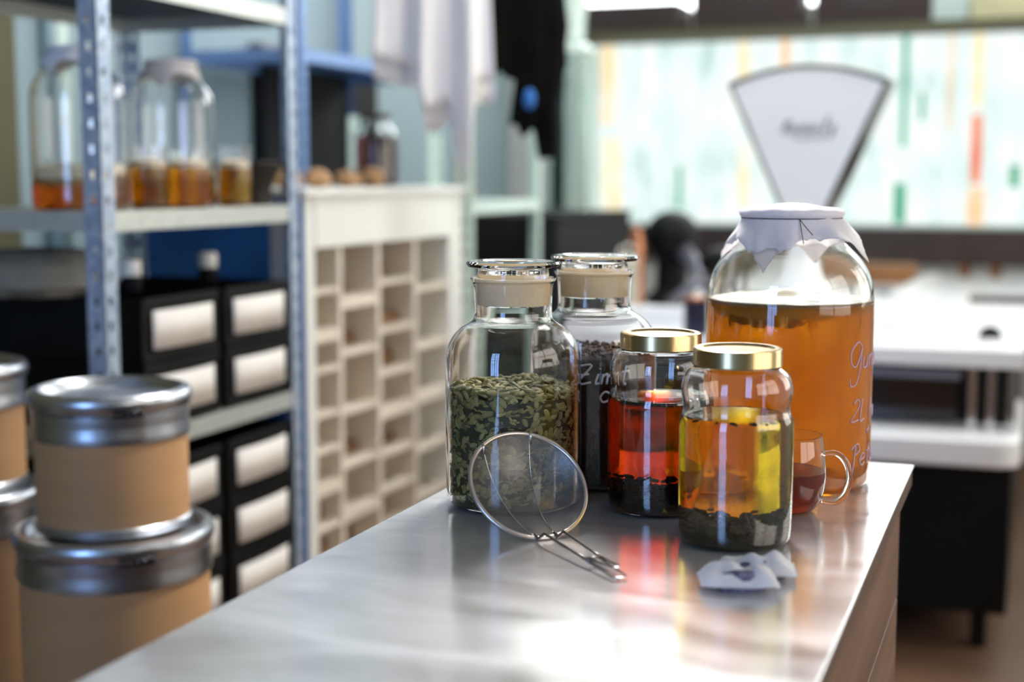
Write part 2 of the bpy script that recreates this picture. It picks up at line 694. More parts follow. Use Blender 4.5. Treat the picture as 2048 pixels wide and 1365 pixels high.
def fill(prof_outer, wall, base, level, over=.0006):
    """liquid body: hugs the glass wall, slightly sunk into it"""
    pts = [(0, base - over)]
    rs = [(r - wall + over, z) for r, z in prof_outer if z >= base and r > wall * 2]
    r0 = None
    for (r, z) in prof_outer:
        if z <= base:
            r0 = r - wall + over
    if r0:
        pts.append((r0, base - over))
    for r, z in rs:
        if z < level:
            pts.append((r, z))
    pts.append((radius_at(prof_outer, level) - wall + over, level))
    pts.append((0, level))
    return pts


# ------------------------------------------------------------------ the room
struct('floor', box((-2.6, -2.4, -.1), (2.2, 6.9, 0)), 'floor')
struct('ceiling', box((-2.6, -2.4, 3.4), (2.2, 6.9, 3.5)), 'ceil')
struct('wall_left', box((-2.6, 3.0, 0), (-2.45, 6.75, 3.4)), 'wallg')
struct('wall_left_near', box((-2.6, -2.4, 0), (-2.45, 3.0, 3.4)), 'wallo')
# far wall with two window openings
fw = MB()
fw.box((-2.45, 6.6, 0), (2.0, 6.75, 1.02))
fw.box((-2.45, 6.6, 1.02), (-2.1, 6.75, 3.4))
fw.box((-2.1, 6.6, 1.9), (2.0, 6.75, 2.02))
fw.box((-2.1, 6.6, 3.3), (2.0, 6.75, 3.4))
fw.box((1.9, 6.6, 1.02), (2.0, 6.75, 3.4))
struct('wall_far', fw, 'wallw')
rw = MB()
rw.box((2.0, -2.4, 0), (2.2, 6.9, .95))
rw.box((2.0, -2.4, 2.6), (2.2, 6.9, 3.4))
for a, b in ((-2.4, -.4), (2.0, 3.0), (5.4, 6.9)):
    rw.box((2.0, a, .95), (2.2, b, 2.6))
struct('wall_right', rw, 'wallw')
bw = MB()
bw.box((-2.45, -2.4, 0), (-1.75, -2.25, 3.4))
bw.box((-.75, -2.4, 0), (2.0, -2.25, 3.4))
bw.box((-1.75, -2.4, 0), (-.75, -2.25, .7))
bw.box((-1.75, -2.4, 2.9), (-.75, -2.25, 3.4))
struct('wall_rear', bw, 'wallg')


def window(name, pane_box, mat, bars, barmat='white'):
    w = bpy.data.objects.new(name, None)
    COL.objects.link(w)
    tag(w, kind='structure')
    box(*pane_box).build('pane', mat, w)
    mb = MB()
    for lo, hi in bars:
        mb.box(lo, hi)
    mb.build('window_frame', barmat, w)
    return w


w1 = window('window_1', ((-2.1, 6.66, 1.02), (1.9, 6.68, 1.9)), 'far',
            [((-2.1, 6.6, 1.02), (-2.02, 6.66, 1.9)), ((-2.02, 6.6, 1.02), (1.9, 6.66, 1.035)), ((.55, 6.6, 1.035), (.6, 6.66, 1.9))], 'mint')
for x0, x1, z0, z1, mt in ((-2.0, -1.93, 1.5, 1.87, 'ystrip'), (-1.99, -1.90, 1.04, 1.43, 'ystrip'), (-1.99, -1.965, 1.5, 1.87, 'ostrip'),
                           (-1.34, -1.29, 1.6, 1.89, 'ystrip'), (-1.14, -1.10, 1.68, 1.89, 'ostrip'), (-1.33, -1.28, 1.1, 1.4, 'ystrip'),
                           (-.60, -.575, 1.38, 1.87, 'gstrip'), (-.62, -.57, 1.04, 1.22, 'gstrip'), (-1.62, -1.6, 1.1, 1.3, 'gstrip'),
                           (-.40, -.385, 1.45, 1.88, 'ostrip'), (-.30, -.255, 1.55, 1.88, 'ystrip'), (-.295, -.25, 1.22, 1.52, 'rstrip'),
                           (-.305, -.23, 1.035, 1.2, 'ostrip'), (-.13, -.09, 1.2, 1.3, 'gstrip'), (-.52, -.50, 1.5, 1.62, 'gstrip')):
    box((x0, 6.648, z0), (x1, 6.662, z1)).build('coloured_glass_strip', mt, w1)
bars = []
for i in range(5):
    x = -2.1 + i * 1.0
    bars.append(((x - .03, 6.6, 2.02), (x + .03, 6.66, 3.3)))
window('window_2', ((-2.1, 6.66, 2.02), (1.9, 6.68, 3.3)), 'clere', bars)
bars = [((-1.75, -2.3, .7), (-1.70, -2.24, 2.9)), ((-.80, -2.3, .7), (-.75, -2.24, 2.9)), ((-1.28, -2.3, .7), (-1.22, -2.24, 2.9))]
for k in range(6):
    z = .7 + k * .44
    bars.append(((-1.75, -2.3, z - .02), (-.75, -2.24, z + .02)))
for x in (-1.51, -1.0):
    bars.append(((x - .012, -2.3, .7), (x + .012, -2.24, 2.9)))
window('window_3', ((-1.75, -2.33, .7), (-.75, -2.31, 2.9)), 'rear', bars)
for nm, a, b in (('window_4', -.4, 2.0), ('window_5', 3.0, 5.4)):
    bars = [((1.99, y - .03, .95), (2.06, y + .03, 2.6)) for y in (a + .03, (a + b) / 2, b - .03)]
    bars.append(((1.99, a, 1.75), (2.06, b, 1.79)))
    window(nm, ((2.08, a, .95), (2.1, b, 2.6)), 'side', bars)
window('window_6', ((-1.2, 2.95, 3.37), (-.4, 3.75, 3.385)), 'sky',
       [((-1.24, 2.91, 3.34), (-1.2, 3.79, 3.4)), ((-.4, 2.91, 3.34), (-.36, 3.79, 3.4)), ((-1.2, 2.91, 3.34), (-.4, 2.95, 3.4)), ((-1.2, 3.75, 3.34), (-.4, 3.79, 3.4))])
pl = thing('work_lamp', 'white cone work lamp hung over the far end of the steel table', 'lamp', (-.56, 2.22, 1.96))
lh = MB().lathe([(.215, -.18), (.219, -.18), (.160, .0), (.05, .08), (.0, .085), (.0, .080), (.048, .075), (.156, -.002)], 48).build('lamp_shade', 'white', pl)
ld_ = MB().lathe([(0, -.012), (.150, -.012), (.150, -.008), (0, -.008)], 48).build('lamp_diffuser', 'bulb', pl)
q_ = Vector((.21, -1.15, -1.06)).normalized()
for o in (lh, ld_):
    o.rotation_euler = Vector((0, 0, -1)).rotation_difference(q_).to_euler()
MB().tube([tuple(-q_ * .06), tuple(-q_ * .10 + Vector((0, 0, .03))), (0, .07, .2), (0, .07, 1.44)], .006, 8).build('hanger', 'dsteel', pl)
struct('trim_1', box((-2.02, 6.55, .86), (1.9, 6.6, 1.02)), 'choc', bevel=.004)
struct('baseboard_left', box((-2.45, -2.2, 0), (-2.43, 6.6, .1)), 'white')

# ------------------------------------------------------------------ steel table
T = thing('steel_table', 'low steel-topped work table with dark wooden side carrying the jars', 'table', (0, 0, 0))
TX0, TX1, TY0, TY1, TZ = -.617, -.131, .25, 1.772, .90
box((TX0, TY0, TZ - .0035), (TX1, TY1, TZ)).build('steel_top', 'steel', T, bevel=.0012)
box((TX0 + .002, TY0 + .002, TZ - .026), (TX1 - .002, TY1 - .002, TZ - .0036)).build('top_edge', 'wedge', T, bevel=.002)
sp = MB()
for k in range(6):
    sp.box((TX1 - .034, TY0 + .02, .745 - k * .13), (TX1 - .012, TY1 - .04, .745 - k * .13 + .1275))
sp.build('side_panel', 'wood', T, bevel=.001)
box((TX0 + .012, TY0 + .02, .095), (TX0 + .034, TY1 - .04, .8725)).build('side_panel', 'wood', T)
box((TX0 + .034, TY1 - .062, .095), (TX1 - .034, TY1 - .04, .8725)).build('back_panel', 'wood', T)
for x in (TX0 + .05, TX1 - .05):
    for y in (TY0 + .06, TY1 - .09):
        box((x - .02, y - .02, 0), (x + .02, y + .02, .8725)).build('leg', 'dsteel', T)


# ------------------------------------------------------------------ handwriting
GL = {
    'Z': [[(0, .95), (.75, 1), (.1, 0), (.9, .1)], [(.15, .45), (.7, .55)]],
    'i': [[(.25, .55), (.2, .05), (.4, .05)], [(.28, .8), (.3, .86)]],
    'm': [[(.05, .55), (.05, 0)], [(.05, .4), (.3, .55), (.35, 0)], [(.35, .4), (.6, .55), (.65, .05), (.75, 0)]],
    't': [[(.3, .95), (.25, .1), (.45, 0)], [(.05, .6), (.55, .65)]],
    'c': [[(.6, .5), (.3, .6), (.1, .3), (.3, 0), (.65, .1)]],
    'n': [[(.05, .55), (.05, 0)], [(.05, .4), (.4, .55), (.45, 0)]],
    'G': [[(.8, .95), (.45, 1.15), (.1, .8), (.15, .3), (.45, .1), (.7, .5), (.8, .9), (.8, .1), (.65, -.6), (.3, -.7), (.2, -.4)]],
    'u': [[(.05, .5), (.1, .05), (.4, .1), (.45, .5), (.45, 0)]],
    'p': [[(.1, .5), (.1, -.5)], [(.1, .4), (.45, .5), (.5, .15), (.1, .05)]],
    'o': [[(.3, .5), (.05, .25), (.3, 0), (.5, .25), (.3, .5)]],
    'w': [[(.05, .5), (.15, 0), (.3, .4), (.45, 0), (.6, .5)]],
    'd': [[(.5, .45), (.1, .4), (.1, .05), (.5, .1)], [(.5, 1), (.5, 0)]],
    'e': [[(.1, .25), (.5, .35), (.3, .55), (.05, .25), (.3, 0), (.55, .1)]],
    'r': [[(.1, .5), (.1, 0)], [(.1, .35), (.4, .5)]],
    '2': [[(.1, .8), (.35, 1), (.55, .7), (.05, 0), (.6, .05)]],
    'L': [[(.15, 1), (.1, 0), (.5, .05)]],
    'h': [[(.1, 1), (.1, 0)], [(.1, .4), (.4, .5), (.45, 0)]],
    'P': [[(.3, .95), (.25, -.3), (.0, -.5)], [(.0, .8), (.4, 1.05), (.65, .75), (.3, .5)]],
    '+': [[(.1, .3), (.5, .35)], [(.3, .55), (.28, .1)]],
    'S': [[(.7, .9), (.3, 1.05), (.15, .75), (.6, .4), (.4, .0), (.05, .1)]],
    'a': [[(.5, .5), (.1, .45), (.08, .08), (.5, .1)], [(.5, .5), (.52, 0)]],
    'y': [[(.05, .5), (.15, .1), (.45, .15)], [(.5, .5), (.4, -.4), (.1, -.45)]],
    's': [[(.45, .5), (.15, .5), (.4, .2), (.1, 0)]],
    'R': [[(.15, 0), (.25, 1)], [(.05, .8), (.5, 1.05), (.6, .7), (.25, .5), (.7, 0)]],
    'l': [[(.15, .1), (.4, .9), (.25, 1), (.2, 0), (.35, .02)]],
    ' ': [],
}
ADV = {'Z': .95, 'i': .45, 'm': .85, 't': .6, 'c': .7, 'n': .6, 'G': .95, 'u': .6, 'p': .6, 'w': .7, 'P': .7, ' ': .4, 'R': .8}


def curve_pts(P, n=5):
    """Catmull-Rom through the stroke points"""
    if len(P) < 3:
        return P
    Q = [P[0]] + list(P) + [P[-1]]
    out = []
    for i in range(1, len(Q) - 2):
        for k in range(n):
            t = k / n
            q = []
            for d in range(2):
                a, b, c, e = Q[i - 1][d], Q[i][d], Q[i + 1][d], Q[i + 2][d]
                q.append(.5 * (2 * b + (c - a) * t + (2 * a - 5 * b + 4 * c - e) * t * t + (3 * b - a - 3 * c + e) * t ** 3))
            out.append(tuple(q))
    out.append(P[-1])
    return out


def writing(mb, text, size, mapf, r, slant=.15):
    x = 0
    for ch in text:
        for st in GL[ch]:
            mb.tube([mapf((x + a + slant * b) * size, b * size) for a, b in curve_pts(st)], r, 5)
        x += ADV.get(ch, .62)
    return mb


def on_cyl(R, phi0, z0):
    return lambda a, b: (R * cos(phi0 + a / R), R * sin(phi0 + a / R), z0 + b)


def cam_angle(loc):
    return atan2(-loc[1], -loc[0])


# ------------------------------------------------------------------ big kombucha jar
KP = smooth_prof([(.0, 0), (.080, 0), (.0925, .003), (.0945, .014), (.0945, .205), (.0925, .232), (.082, .254), (.066, .270), (.0565, .279),
                  (.0535, .287), (.0535, .300), (.056, .303), (.056, .309)], 2)
KP[0] = (0, 0)


def kombucha_jar(loc, label, cat, level, liq, group=None, scoby=True):
    t = thing('kombucha_jar', label, cat, loc, 0, group)
    shell, inn = jar_shell(KP, .0028)
    MB().lathe(shell, 96).build('glass_body', 'glass', t)
    MB().lathe(fill(KP, .0028, .006, level), 96).build('drink', liq, t)
    return t


BIG = (-.264, 1.632, TZ)
big = kombucha_jar(BIG, 'tall glass jar of orange kombucha under a tied white cloth', 'jar', .2075, 'komb')
big['label'] = 'largest glass jar on the steel table, orange kombucha under a tied white cloth'
ca = cam_angle(BIG)


# culture floating at the surface: a pale disc with a darker thick lobe on the left front
def scoby_mesh():
    mb = MB()
    n, m = 72, 16
    R = .0921
    vs, fs = [], []
    for side in (0, 1):
        for i in range(m + 1):
            r = R * i / m
            for k in range(n):
                a = 2 * pi * k / n
                x, y = r * cos(a), r * sin(a)
                q = noise.noise(Vector((x * 28, y * 28, 3.1)))
                edge = sqrt(max(0, 1 - (i / m) ** 8))
                if side == 0:
                    z = .2120 + .0012 * q + .009 * math.exp(-((x + .01) ** 2 + (y - .02) ** 2) / .0012)
                else:
                    z = .2110 - edge * (.0170 + .005 * q + .008 * math.exp(-((a - ca + .35 + pi) % (2 * pi) - pi) ** 2 / .35) * (i / m))
                vs.append((x, y, z))
    for side in (0, 1):
        b = side * (m + 1) * n
        for i in range(m):
            for k in range(n):
                j = (k + 1) % n
                q = (b + i * n + k, b + i * n + j, b + (i + 1) * n + j, b + (i + 1) * n + k)
                fs.append(q if side else q[::-1])
    b0, b1 = m * n, (2 * m + 1) * n
    for k in range(n):
        j = (k + 1) % n
        fs.append((b0 + k, b0 + j, b1 + j, b1 + k))
    return mb.add(vs, fs)


sc = scoby_mesh().build('kombucha_culture', 'scoby', big)
sc['label'] = 'pale floating kombucha culture'
st = MB()
for k in range(15):
    a = ca + random.uniform(-1.4, 1.4)
    r = random.uniform(.06, .086)
    l = random.uniform(.004, .018)
    z0 = .193
    st.tube([(r * cos(a) + random.uniform(-.001, .001) * q, r * sin(a), z0 - l * q / 3) for q in range(4)], [.0013, .001, .0007, .0003], 5)
for k in range(46):
    a = ca - .45 + random.gauss(0, .28)
    r = random.uniform(.068, .087)
    st.blob((r * cos(a), r * sin(a), .192 + random.uniform(-.006, .003)), random.uniform(.002, .005), (1.3, 1.3, .6), None, 7, 4, .2)
st.build('yeast_strands', 'strand', big)
sd = MB()
for k in range(90):
    a = random.uniform(0, 2 * pi)
    r = .088 * sqrt(random.random())
    sd.blob((r * cos(a), r * sin(a), .0075 + random.uniform(0, .004)), random.uniform(.002, .005), (1, 1, .6), None, 7, 4, .2)
sd.build('sediment', 'strand', big)
wr = MB()
Rk = .0947
writing(wr, 'Gunpo', .026, on_cyl(Rk, ca + .74, .139), .0009)
writing(wr, '2L ho', .024, on_cyl(Rk, ca + .80, .081), .0009)
writing(wr, '+', .022, on_cyl(Rk, ca + 1.12, .061), .0009)
writing(wr, 'Peta', .024, on_cyl(Rk, ca + .80, .030), .0009)
wr.build('handwriting', 'inkl', big)['label'] = 'pale lilac handwriting on the glass'


def cloth_cover(parent, R, ztop, half, corner, seed, mat='linen', drop=.0, flare=1.0):
    """square cloth: domed disc over the mouth, rolled rim, ragged skirt with four hanging corners"""
    mb = MB()
    n = 120
    rows = []
    rnd = random.Random(seed)
    rag = [rnd.uniform(-1, 1) for _ in range(n)]
    prof = [(0, .006), (R * .3, .0045), (R * .6, .001), (R * .9, .0), (R * 1.02, -.0015), (R * 1.05, -.005), (R * 1.03, -.009), (R * .99, -.0105)]
    vs, fs = [], []
    for i, (r, z) in enumerate(prof[1:]):
        row = []
        for k in range(n):
            a = 2 * pi * k / n
            w = noise.noise(Vector((cos(a) * 3, sin(a) * 3, z * 200 + seed)))
            rr = r * (1 + .012 * w)
            row.append(len(vs))
            vs.append((rr * cos(a), rr * sin(a), ztop + z + .0012 * w))
        rows.append(row)
    top = len(vs)
    vs.append((0, 0, ztop + prof[0][1]))
    for k in range(n):
        fs.append((top, rows[0][k], rows[0][(k + 1) % n]))
    m = 12
    for j in range(1, m + 1):
        s = j / m
        row = []
        for k in range(n):
            a = 2 * pi * k / n
            d = a - corner
            L = half / max(abs(cos(d)), abs(sin(d)), 1e-3) * .98 - R
            # corner sits where |cos|=|sin|
            L += .0022 * rag[k] + .004 * noise.noise(Vector((cos(a) * 4, sin(a) * 4, seed)))
            L = max(L, .012)
            pl = sin(a * 9 + 2 * sin(a * 2 + seed)) * .5 + noise.noise(Vector((cos(a) * 5, sin(a) * 5, s * 2 + seed)))
            dirn = .26 + (.42 * max(0, cos(a - (corner + pi / 4 + pi / 2))) + .22 * max(0, cos(a - (corner - pi / 4)))) * flare + .25 * noise.noise(Vector((cos(a) * 2, sin(a) * 2, seed + 5)))
            out = L * s * dirn + .0045 * pl * s
            dn = L * s * sqrt(max(.1, 1 - min(.9, dirn) ** 2))
            rr = R * .99 + out
            row.append(len(vs))
            vs.append((rr * cos(a), rr * sin(a), ztop - .0105 - dn))
        rows.append(row)
    for A, B in zip(rows[:-1], rows[1:]):
        for k in range(n):
            j = (k + 1) % n
            fs.append((A[k], B[k], B[j], A[j]))
    mb.add(vs, fs)
    o = mb.build('cloth_cover', mat, parent)
    sd = o.modifiers.new('solid', 'SOLIDIFY')
    sd.thickness = .0006
    th = MB().tube([((R * 1.0) * cos(2 * pi * k / 60), (R * 1.0) * sin(2 * pi * k / 60), ztop - .0112) for k in range(60)], .0006, 6, True)
    th.build('tie_thread', 'thread', o)
    return o


cc = cloth_cover(big, .0565, .3145, .085, ca - .42 - pi / 4 + 0.0, 4)
cc['label'] = 'white cloth cover with ragged hanging corners'
th = MB()
a0 = ca + .15
for da, dz in ((.05, -.026), (.2, -.017)):
    th.tube([((.0575 + .010 * s) * cos(a0 + da * s), (.0575 + .010 * s) * sin(a0 + da * s), .303 + dz * s) for s in (0, .3, .6, 1)], .0005, 5)
th.build('thread_tail', 'thread', big)

# ------------------------------------------------------------------ two screw-lid tea jars
TP = smooth_prof([(.0, 0), (.040, 0), (.0515, .002), (.0545, .013), (.0545, .108), (.0545, .120), (.0500, .130), (.0520, .140), (.0537, .150),
                  (.0500, .164), (.0410, .170), (.0400, .173), (.0400, .183)], 2)
TP[0] = (0, 0)


def tea_jar(name, label, loc, liq, leafmat, level, lid_label, nleaf, sed_h):
    t = thing(name, label, 'jar', loc)
    shell, _ = jar_shell(TP, .0022, .005)
    MB().lathe(shell, 80).build('glass_body', 'glass', t)
    MB().lathe(fill(TP, .0022, .005, level), 80).build('tea', liq, t)
    lid = MB()
    lid.lathe([(0, .1865), (.034, .1865), (.0355, .1885), (.0400, .1888), (.0418, .1878), (.0424, .186), (.0424, .1735), (.0428, .1725), (.0424, .1715), (.0408, .1718), (.0408, .1845), (0, .1845)], 72)
    lid.build('lid', 'gold', t)['label'] = lid_label
    th = MB()
    th.lathe([(.0402, .1665), (.0412, .1675), (.0402, .1685)], 60)
    rnd = random.Random(nleaf)
    lv = MB()
    lv.lathe([(0, .0055), (.042, .0055), (.0505, .014), (.0505, sed_h * .62), (.04, sed_h * .85), (0, sed_h * .8)], 40)
    for k in range(nleaf):
        a = rnd.uniform(0, 2 * pi)
        r = .0465 * sqrt(rnd.random())
        R = Matrix.Rotation(rnd.uniform(0, 6), 3, 'Z') @ Matrix.Rotation(rnd.uniform(0, 6), 3, 'X')
        z = .008 + rnd.random() ** 1.3 * sed_h * (1 + .35 * sin(a * 2 + 1))
        lv.blob((r * cos(a), r * sin(a), z), rnd.uniform(.0022, .0045), (1.2, .8, .55), R, 6, 4, .25)
    lv.build('sunken_tea_leaves', leafmat, t)
    fl = MB()
    for k in range(int(nleaf * .35)):
        a = rnd.uniform(0, 2 * pi)
        r = .0495 * sqrt(rnd.uniform(.80, 1) if leafmat == 'leaf' else rnd.uniform(.93, 1))
        R = Matrix.Rotation(rnd.uniform(0, 6), 3, 'Z')
        if leafmat != 'leaf' and k % 3:
            continue
        fl.blob((r * cos(a), r * sin(a), level - .001 - abs(rnd.gauss(0, .0012))), rnd.uniform(.0015, .003), (1.3, .9, .4), R, 6, 4, .25)
    fl.build('floating_tea_leaves', leafmat, t)
    return t


fj = tea_jar('tea_jar', 'front jar of yellow-green tea with gold lid, dark leaves sunk at bottom', (-.264, 1.334, TZ), 'yeltea', 'leafg', .124,
             'pale gold screw lid', 620, .019)
rj = tea_jar('tea_jar', 'jar of deep red tea with gold lid between the seed jar and yellow tea', (-.366, 1.439, TZ), 'redtea', 'leaf', .121,
             'gold screw lid', 700, .022)

# ------------------------------------------------------------------ apothecary jars
AP = smooth_prof([(.0, 0), (.056, 0), (.0695, .003), (.0725, .012), (.0725, .150), (.0705, .172), (.0590, .189), (.0450, .1965), (.0412, .201),
                  (.0412, .215), (.0425, .238), (.0455, .2415), (.0455, .244)], 2)
AP[0] = (0, 0)


def reagent_jar(label, loc, sc=1.0):
    t = thing('apothecary_jar', label, 'jar', loc)
    shell, _ = jar_shell(AP, .0022, .006)
    MB().lathe(shell, 96).build('glass_body', 'glass', t)
    MB().lathe([(.0382, .2155), (.0392, .239), (.0415, .2415), (.0405, .243), (.0385, .2435), (.0375, .239), (.0366, .2155)], 72, closed=True).build('ground_glass_band', 'frost', t)
    s = MB()
    s.lathe([(0, .214), (.034, .214), (.0372, .239), (.0382, .247), (.0372, .2515), (.0375, .2535), (.0480, .2555), (.0503, .2585), (.0490, .2610), (.0350, .2618),
             (.0330, .2604), (.0, .2600)], 80)
    s.build('stopper', 'glass', t)['label'] = 'flat-topped glass stopper'
    return t


J1 = (-.520, 1.411, TZ)
J2 = (-.472, 1.548, TZ)
j1 = reagent_jar('glass stoppered jar half full of green pumpkin seeds behind the strainer', J1)
j2 = reagent_jar('glass stoppered jar of dark brown spice with white handwriting, behind pumpkin seeds', J2)
wr = MB()
c2 = cam_angle(J2)
writing(wr, 'Zimt', .0205, on_cyl(.0727, c2 - .30, .1235), .0013, .2)
writing(wr, 'cm', .019, on_cyl(.0727, c2 + .06, .1035), .0013, .2)
wr.build('handwriting', 'ink', j2)['label'] = 'white handwriting on the glass'


def seeds(loc, R, h):
    rnd = random.Random(3)
    t = MB()
    prof = []
    base = [(0, 0), (1, 0), (1, 1)]
    # one pumpkin seed: flat pointed ellipsoid
    seg, rings = 8, 6

    def put(x, y, z, M3, L):
        t.blob((x, y, z), L, (1, .54, .30), M3, seg, rings)
    n = 0

    def rot(flat, a=None):
        return Matrix.Rotation(a if a is not None else rnd.uniform(0, 2 * pi), 3, 'Z') @ Matrix.Rotation(rnd.gauss(0, flat), 3, 'Y') @ Matrix.Rotation(rnd.gauss(0, flat), 3, 'X')
    # against the glass
    for k in range(1700):
        a = rnd.uniform(0, 2 * pi)
        z = rnd.uniform(.012, h)
        # lie against the wall: local z points outwards
        Rm = Matrix.Rotation(a, 3, 'Z') @ Matrix.Rotation(pi / 2 + rnd.gauss(0, .25), 3, 'Y') @ Matrix.Rotation(rnd.uniform(0, 2 * pi), 3, 'Z')
        L = rnd.uniform(.0052, .0066)
        if k % 3:
            Rm = Matrix.Rotation(a, 3, 'Z') @ Matrix.Rotation(rnd.gauss(0, .5), 3, 'X') @ Matrix.Rotation(rnd.gauss(0, .3), 3, 'Y') @ Matrix.Rotation(pi / 2 + rnd.gauss(0, .5), 3, 'Z')
        rr = R - .0034 - rnd.uniform(0, .002) - (0 if k % 3 == 0 else .0025)
        put(rr * cos(a), rr * sin(a), z, Rm, L)
    # heaped top surface
    for k in range(620):
        a = rnd.uniform(0, 2 * pi)
        r = (R - .006) * sqrt(rnd.random())
        x, y = r * cos(a), r * sin(a)
        z = h + .004 * noise.noise(Vector((x * 30, y * 30, 0))) + rnd.uniform(-.004, .004)
        put(x, y, z, rot(.35), rnd.uniform(.0055, .0068))
    return t


sdo = seeds(J1, .0698, .126).build('pumpkin_seeds', 'seed', None, loc=J1)
tag(sdo, 'green pumpkin seeds heaped inside the front stoppered glass jar', 'seeds', kind='stuff')
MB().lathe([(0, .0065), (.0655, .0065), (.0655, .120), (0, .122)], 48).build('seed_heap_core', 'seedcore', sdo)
# dark ground spice inside the second jar
sp = MB()
pr_ = [(0, .0065), (.060, .0065), (.0682, .014), (.0692, .02)] + [(.0692, .02 + .0258 * k) for k in range(1, 6)] + [(.066, .151), (.055, .152), (.04, .1535), (.02, .1545), (0, .155)]


def sw(i, a, r, z):
    if i >= 8:
        return r, z + .0035 * noise.noise(Vector((r * cos(a) * 45, r * sin(a) * 45, 1)))
    return r, z


sp.lathe(pr_, 80, wob=sw)
rnd = random.Random(5)
for k in range(420):
    a = rnd.uniform(0, 2 * pi)
    r = .066 * sqrt(rnd.random())
    sp.blob((r * cos(a), r * sin(a), .153 + rnd.uniform(-.001, .003)), rnd.uniform(.001, .0028), (1, 1, .7), None, 6, 4, .3)
spo = sp.build('ground_spice', 'cinn', None, loc=J2)
tag(spo, 'dark brown coarse spice filling the rear stoppered glass jar', 'spice', kind='stuff')

# ------------------------------------------------------------------ glass cup
CUP = (-.238, 1.478, TZ)
CP = smooth_prof([(0, 0), (.020, 0), (.029, .002), (.0375, .016), (.0408, .036), (.0395, .058), (.0362, .079), (.0362, .0815)], 2)
CP[0] = (0, 0)
cup = thing('glass_cup', 'small clear glass cup of brown tea beside the yellow tea jar', 'cup', CUP)
shell, _ = jar_shell(CP, .0018, .004)
MB().lathe(shell, 72).build('cup_body', 'glass', cup)
MB().lathe(fill(CP, .0018, .004, .044), 72).build('tea', 'cuptea', cup)
hd = cam_angle(CUP) + pi / 2 - .1
hp = []
for r, z in curve_pts([(.0375, .0625), (.050, .064), (.0605, .054), (.0640, .038), (.0600, .022), (.050, .0125), (.0365, .0135)], 6):
    hp.append((r * cos(hd), r * sin(hd), z))
MB().tube(hp, .0032, 12).build('handle', 'glass', cup)

# ------------------------------------------------------------------ strainer
SC = Vector((-.464, 1.303, .9465))
az, tl, SR = radians(-46.1), radians(42.3), .0602
n_ = Vector((cos(az) * cos(tl), sin(az) * cos(tl), sin(tl)))
u_ = Vector((0, 0, 1)).cross(n_).normalized()
v_ = n_.cross(u_)
h_ = Vector((cos(az), sin(az), 0))
base = SC - v_ * SR
base.z = TZ
strn = thing('tea_strainer', 'round steel mesh strainer leaning on the pumpkin seed jar, wire handle forward', 'strainer', base)


def sl(a, b, c=0):
    return SC + u_ * a + v_ * b + n_ * c - base


MB().tube([sl(SR * cos(2 * pi * k / 96), SR * sin(2 * pi * k / 96)) for k in range(96)], .0023, 12, True).build('rim', 'ring', strn)
bw_ = MB()
vs, fs = [], []
m, n = 14, 72
dep = .026
for i in range(m + 1):
    q = i / m
    for k in range(n):
        a = 2 * pi * k / n
        vs.append(sl(SR * .985 * q * cos(a), SR * .985 * q * sin(a), -dep * (1 - q ** 2.2)))
for i in range(m):
    for k in range(n):
        j = (k + 1) % n
        fs.append((i * n + k, i * n + j, (i + 1) * n + j, (i + 1) * n + k))
bw_.add(vs, fs).build('mesh_bowl', 'weave', strn)
for xa, xb in ((-.036, -.008), (.018, .012)):
    P = []
    for k in range(13):
        s = k / 12
        yy = SR * (.78 if xa < 0 else .93) * (1 - 2 * s) if False else None
        ya = sqrt(SR ** 2 - xa ** 2) * .99
        yb = -sqrt(SR ** 2 - xb ** 2) * .99
        x = xa + (xb - xa) * s
        y = ya + (yb - ya) * s
        q = min(1, hypot(x, y) / SR)
        P.append(sl(x, y, -dep * (1 - q ** 2.2) + .0008))
    wo = MB().tube(P, .0005, 6)
    wo.tube([sl(xa, ya * 1.04, -.002), sl(xa, ya * 1.045, .002), sl(xa, ya * .99, .0032), sl(xa, ya * .93, .001), sl(xa + .0008, ya * .86, -.004)], .0012, 8)
    wo.build('support_wire', 'chrome', strn)
# handle: two wires hooked on the rim, running to a narrow loop flat on the table
end = Vector((-.328, 1.163, TZ)) - base
hw = Vector((h_.y, -h_.x, 0))   # sideways
hv = (end * 1.0)
hv.z = 0
hv.normalize()
hs = Vector((-hv.y, hv.x, 0))
Lh = (Vector((end.x, end.y, 0))).length
for s in (-1, 1):
    w0 = s * .0105
    a0 = w0 / SR
    r0 = sl(SR * sin(a0), -SR * cos(a0))
    P = [r0 + v_ * .0035 + n_ * .001, r0 + n_ * .0038, r0 - v_ * .003 + n_ * .003]
    for q in (.12, .3, .55, .70):
        P.append(hv * Lh * q + hs * (-s) * -(.0105 - .004 * q) * (1 if s else 1) + Vector((0, 0, .0125 - .008 * q)))
    MB().tube(P, .0014, 8).build('handle_wire', 'dsteel', strn)
lp = []
for k in range(25):
    a = -pi / 2 + pi * k / 24
    lp.append(hv * (Lh * .97 + .005 * cos(a)) + hs * .0065 * sin(a) + Vector((0, 0, .003)))
lp = [hv * Lh * .60 - hs * .0075 + Vector((0, 0, .006))] + lp + [hv * Lh * .60 + hs * .0075 + Vector((0, 0, .006))]
MB().tube(lp, .0010, 8).build('handle_loop', 'chrome', strn)
lp = []
for k in range(25):
    a = -pi / 2 + pi * k / 24
    lp.append(hv * (Lh * .93 + .003 * cos(a)) + hs * .0035 * sin(a) + Vector((0, 0, .010)))
lp = [hv * Lh * .68 - hs * .0065 + Vector((0, 0, .008))] + lp + [hv * Lh * .68 + hs * .0065 + Vector((0, 0, .008))]
MB().tube(lp, .0010, 8).build('handle_loop', 'chrome', strn)
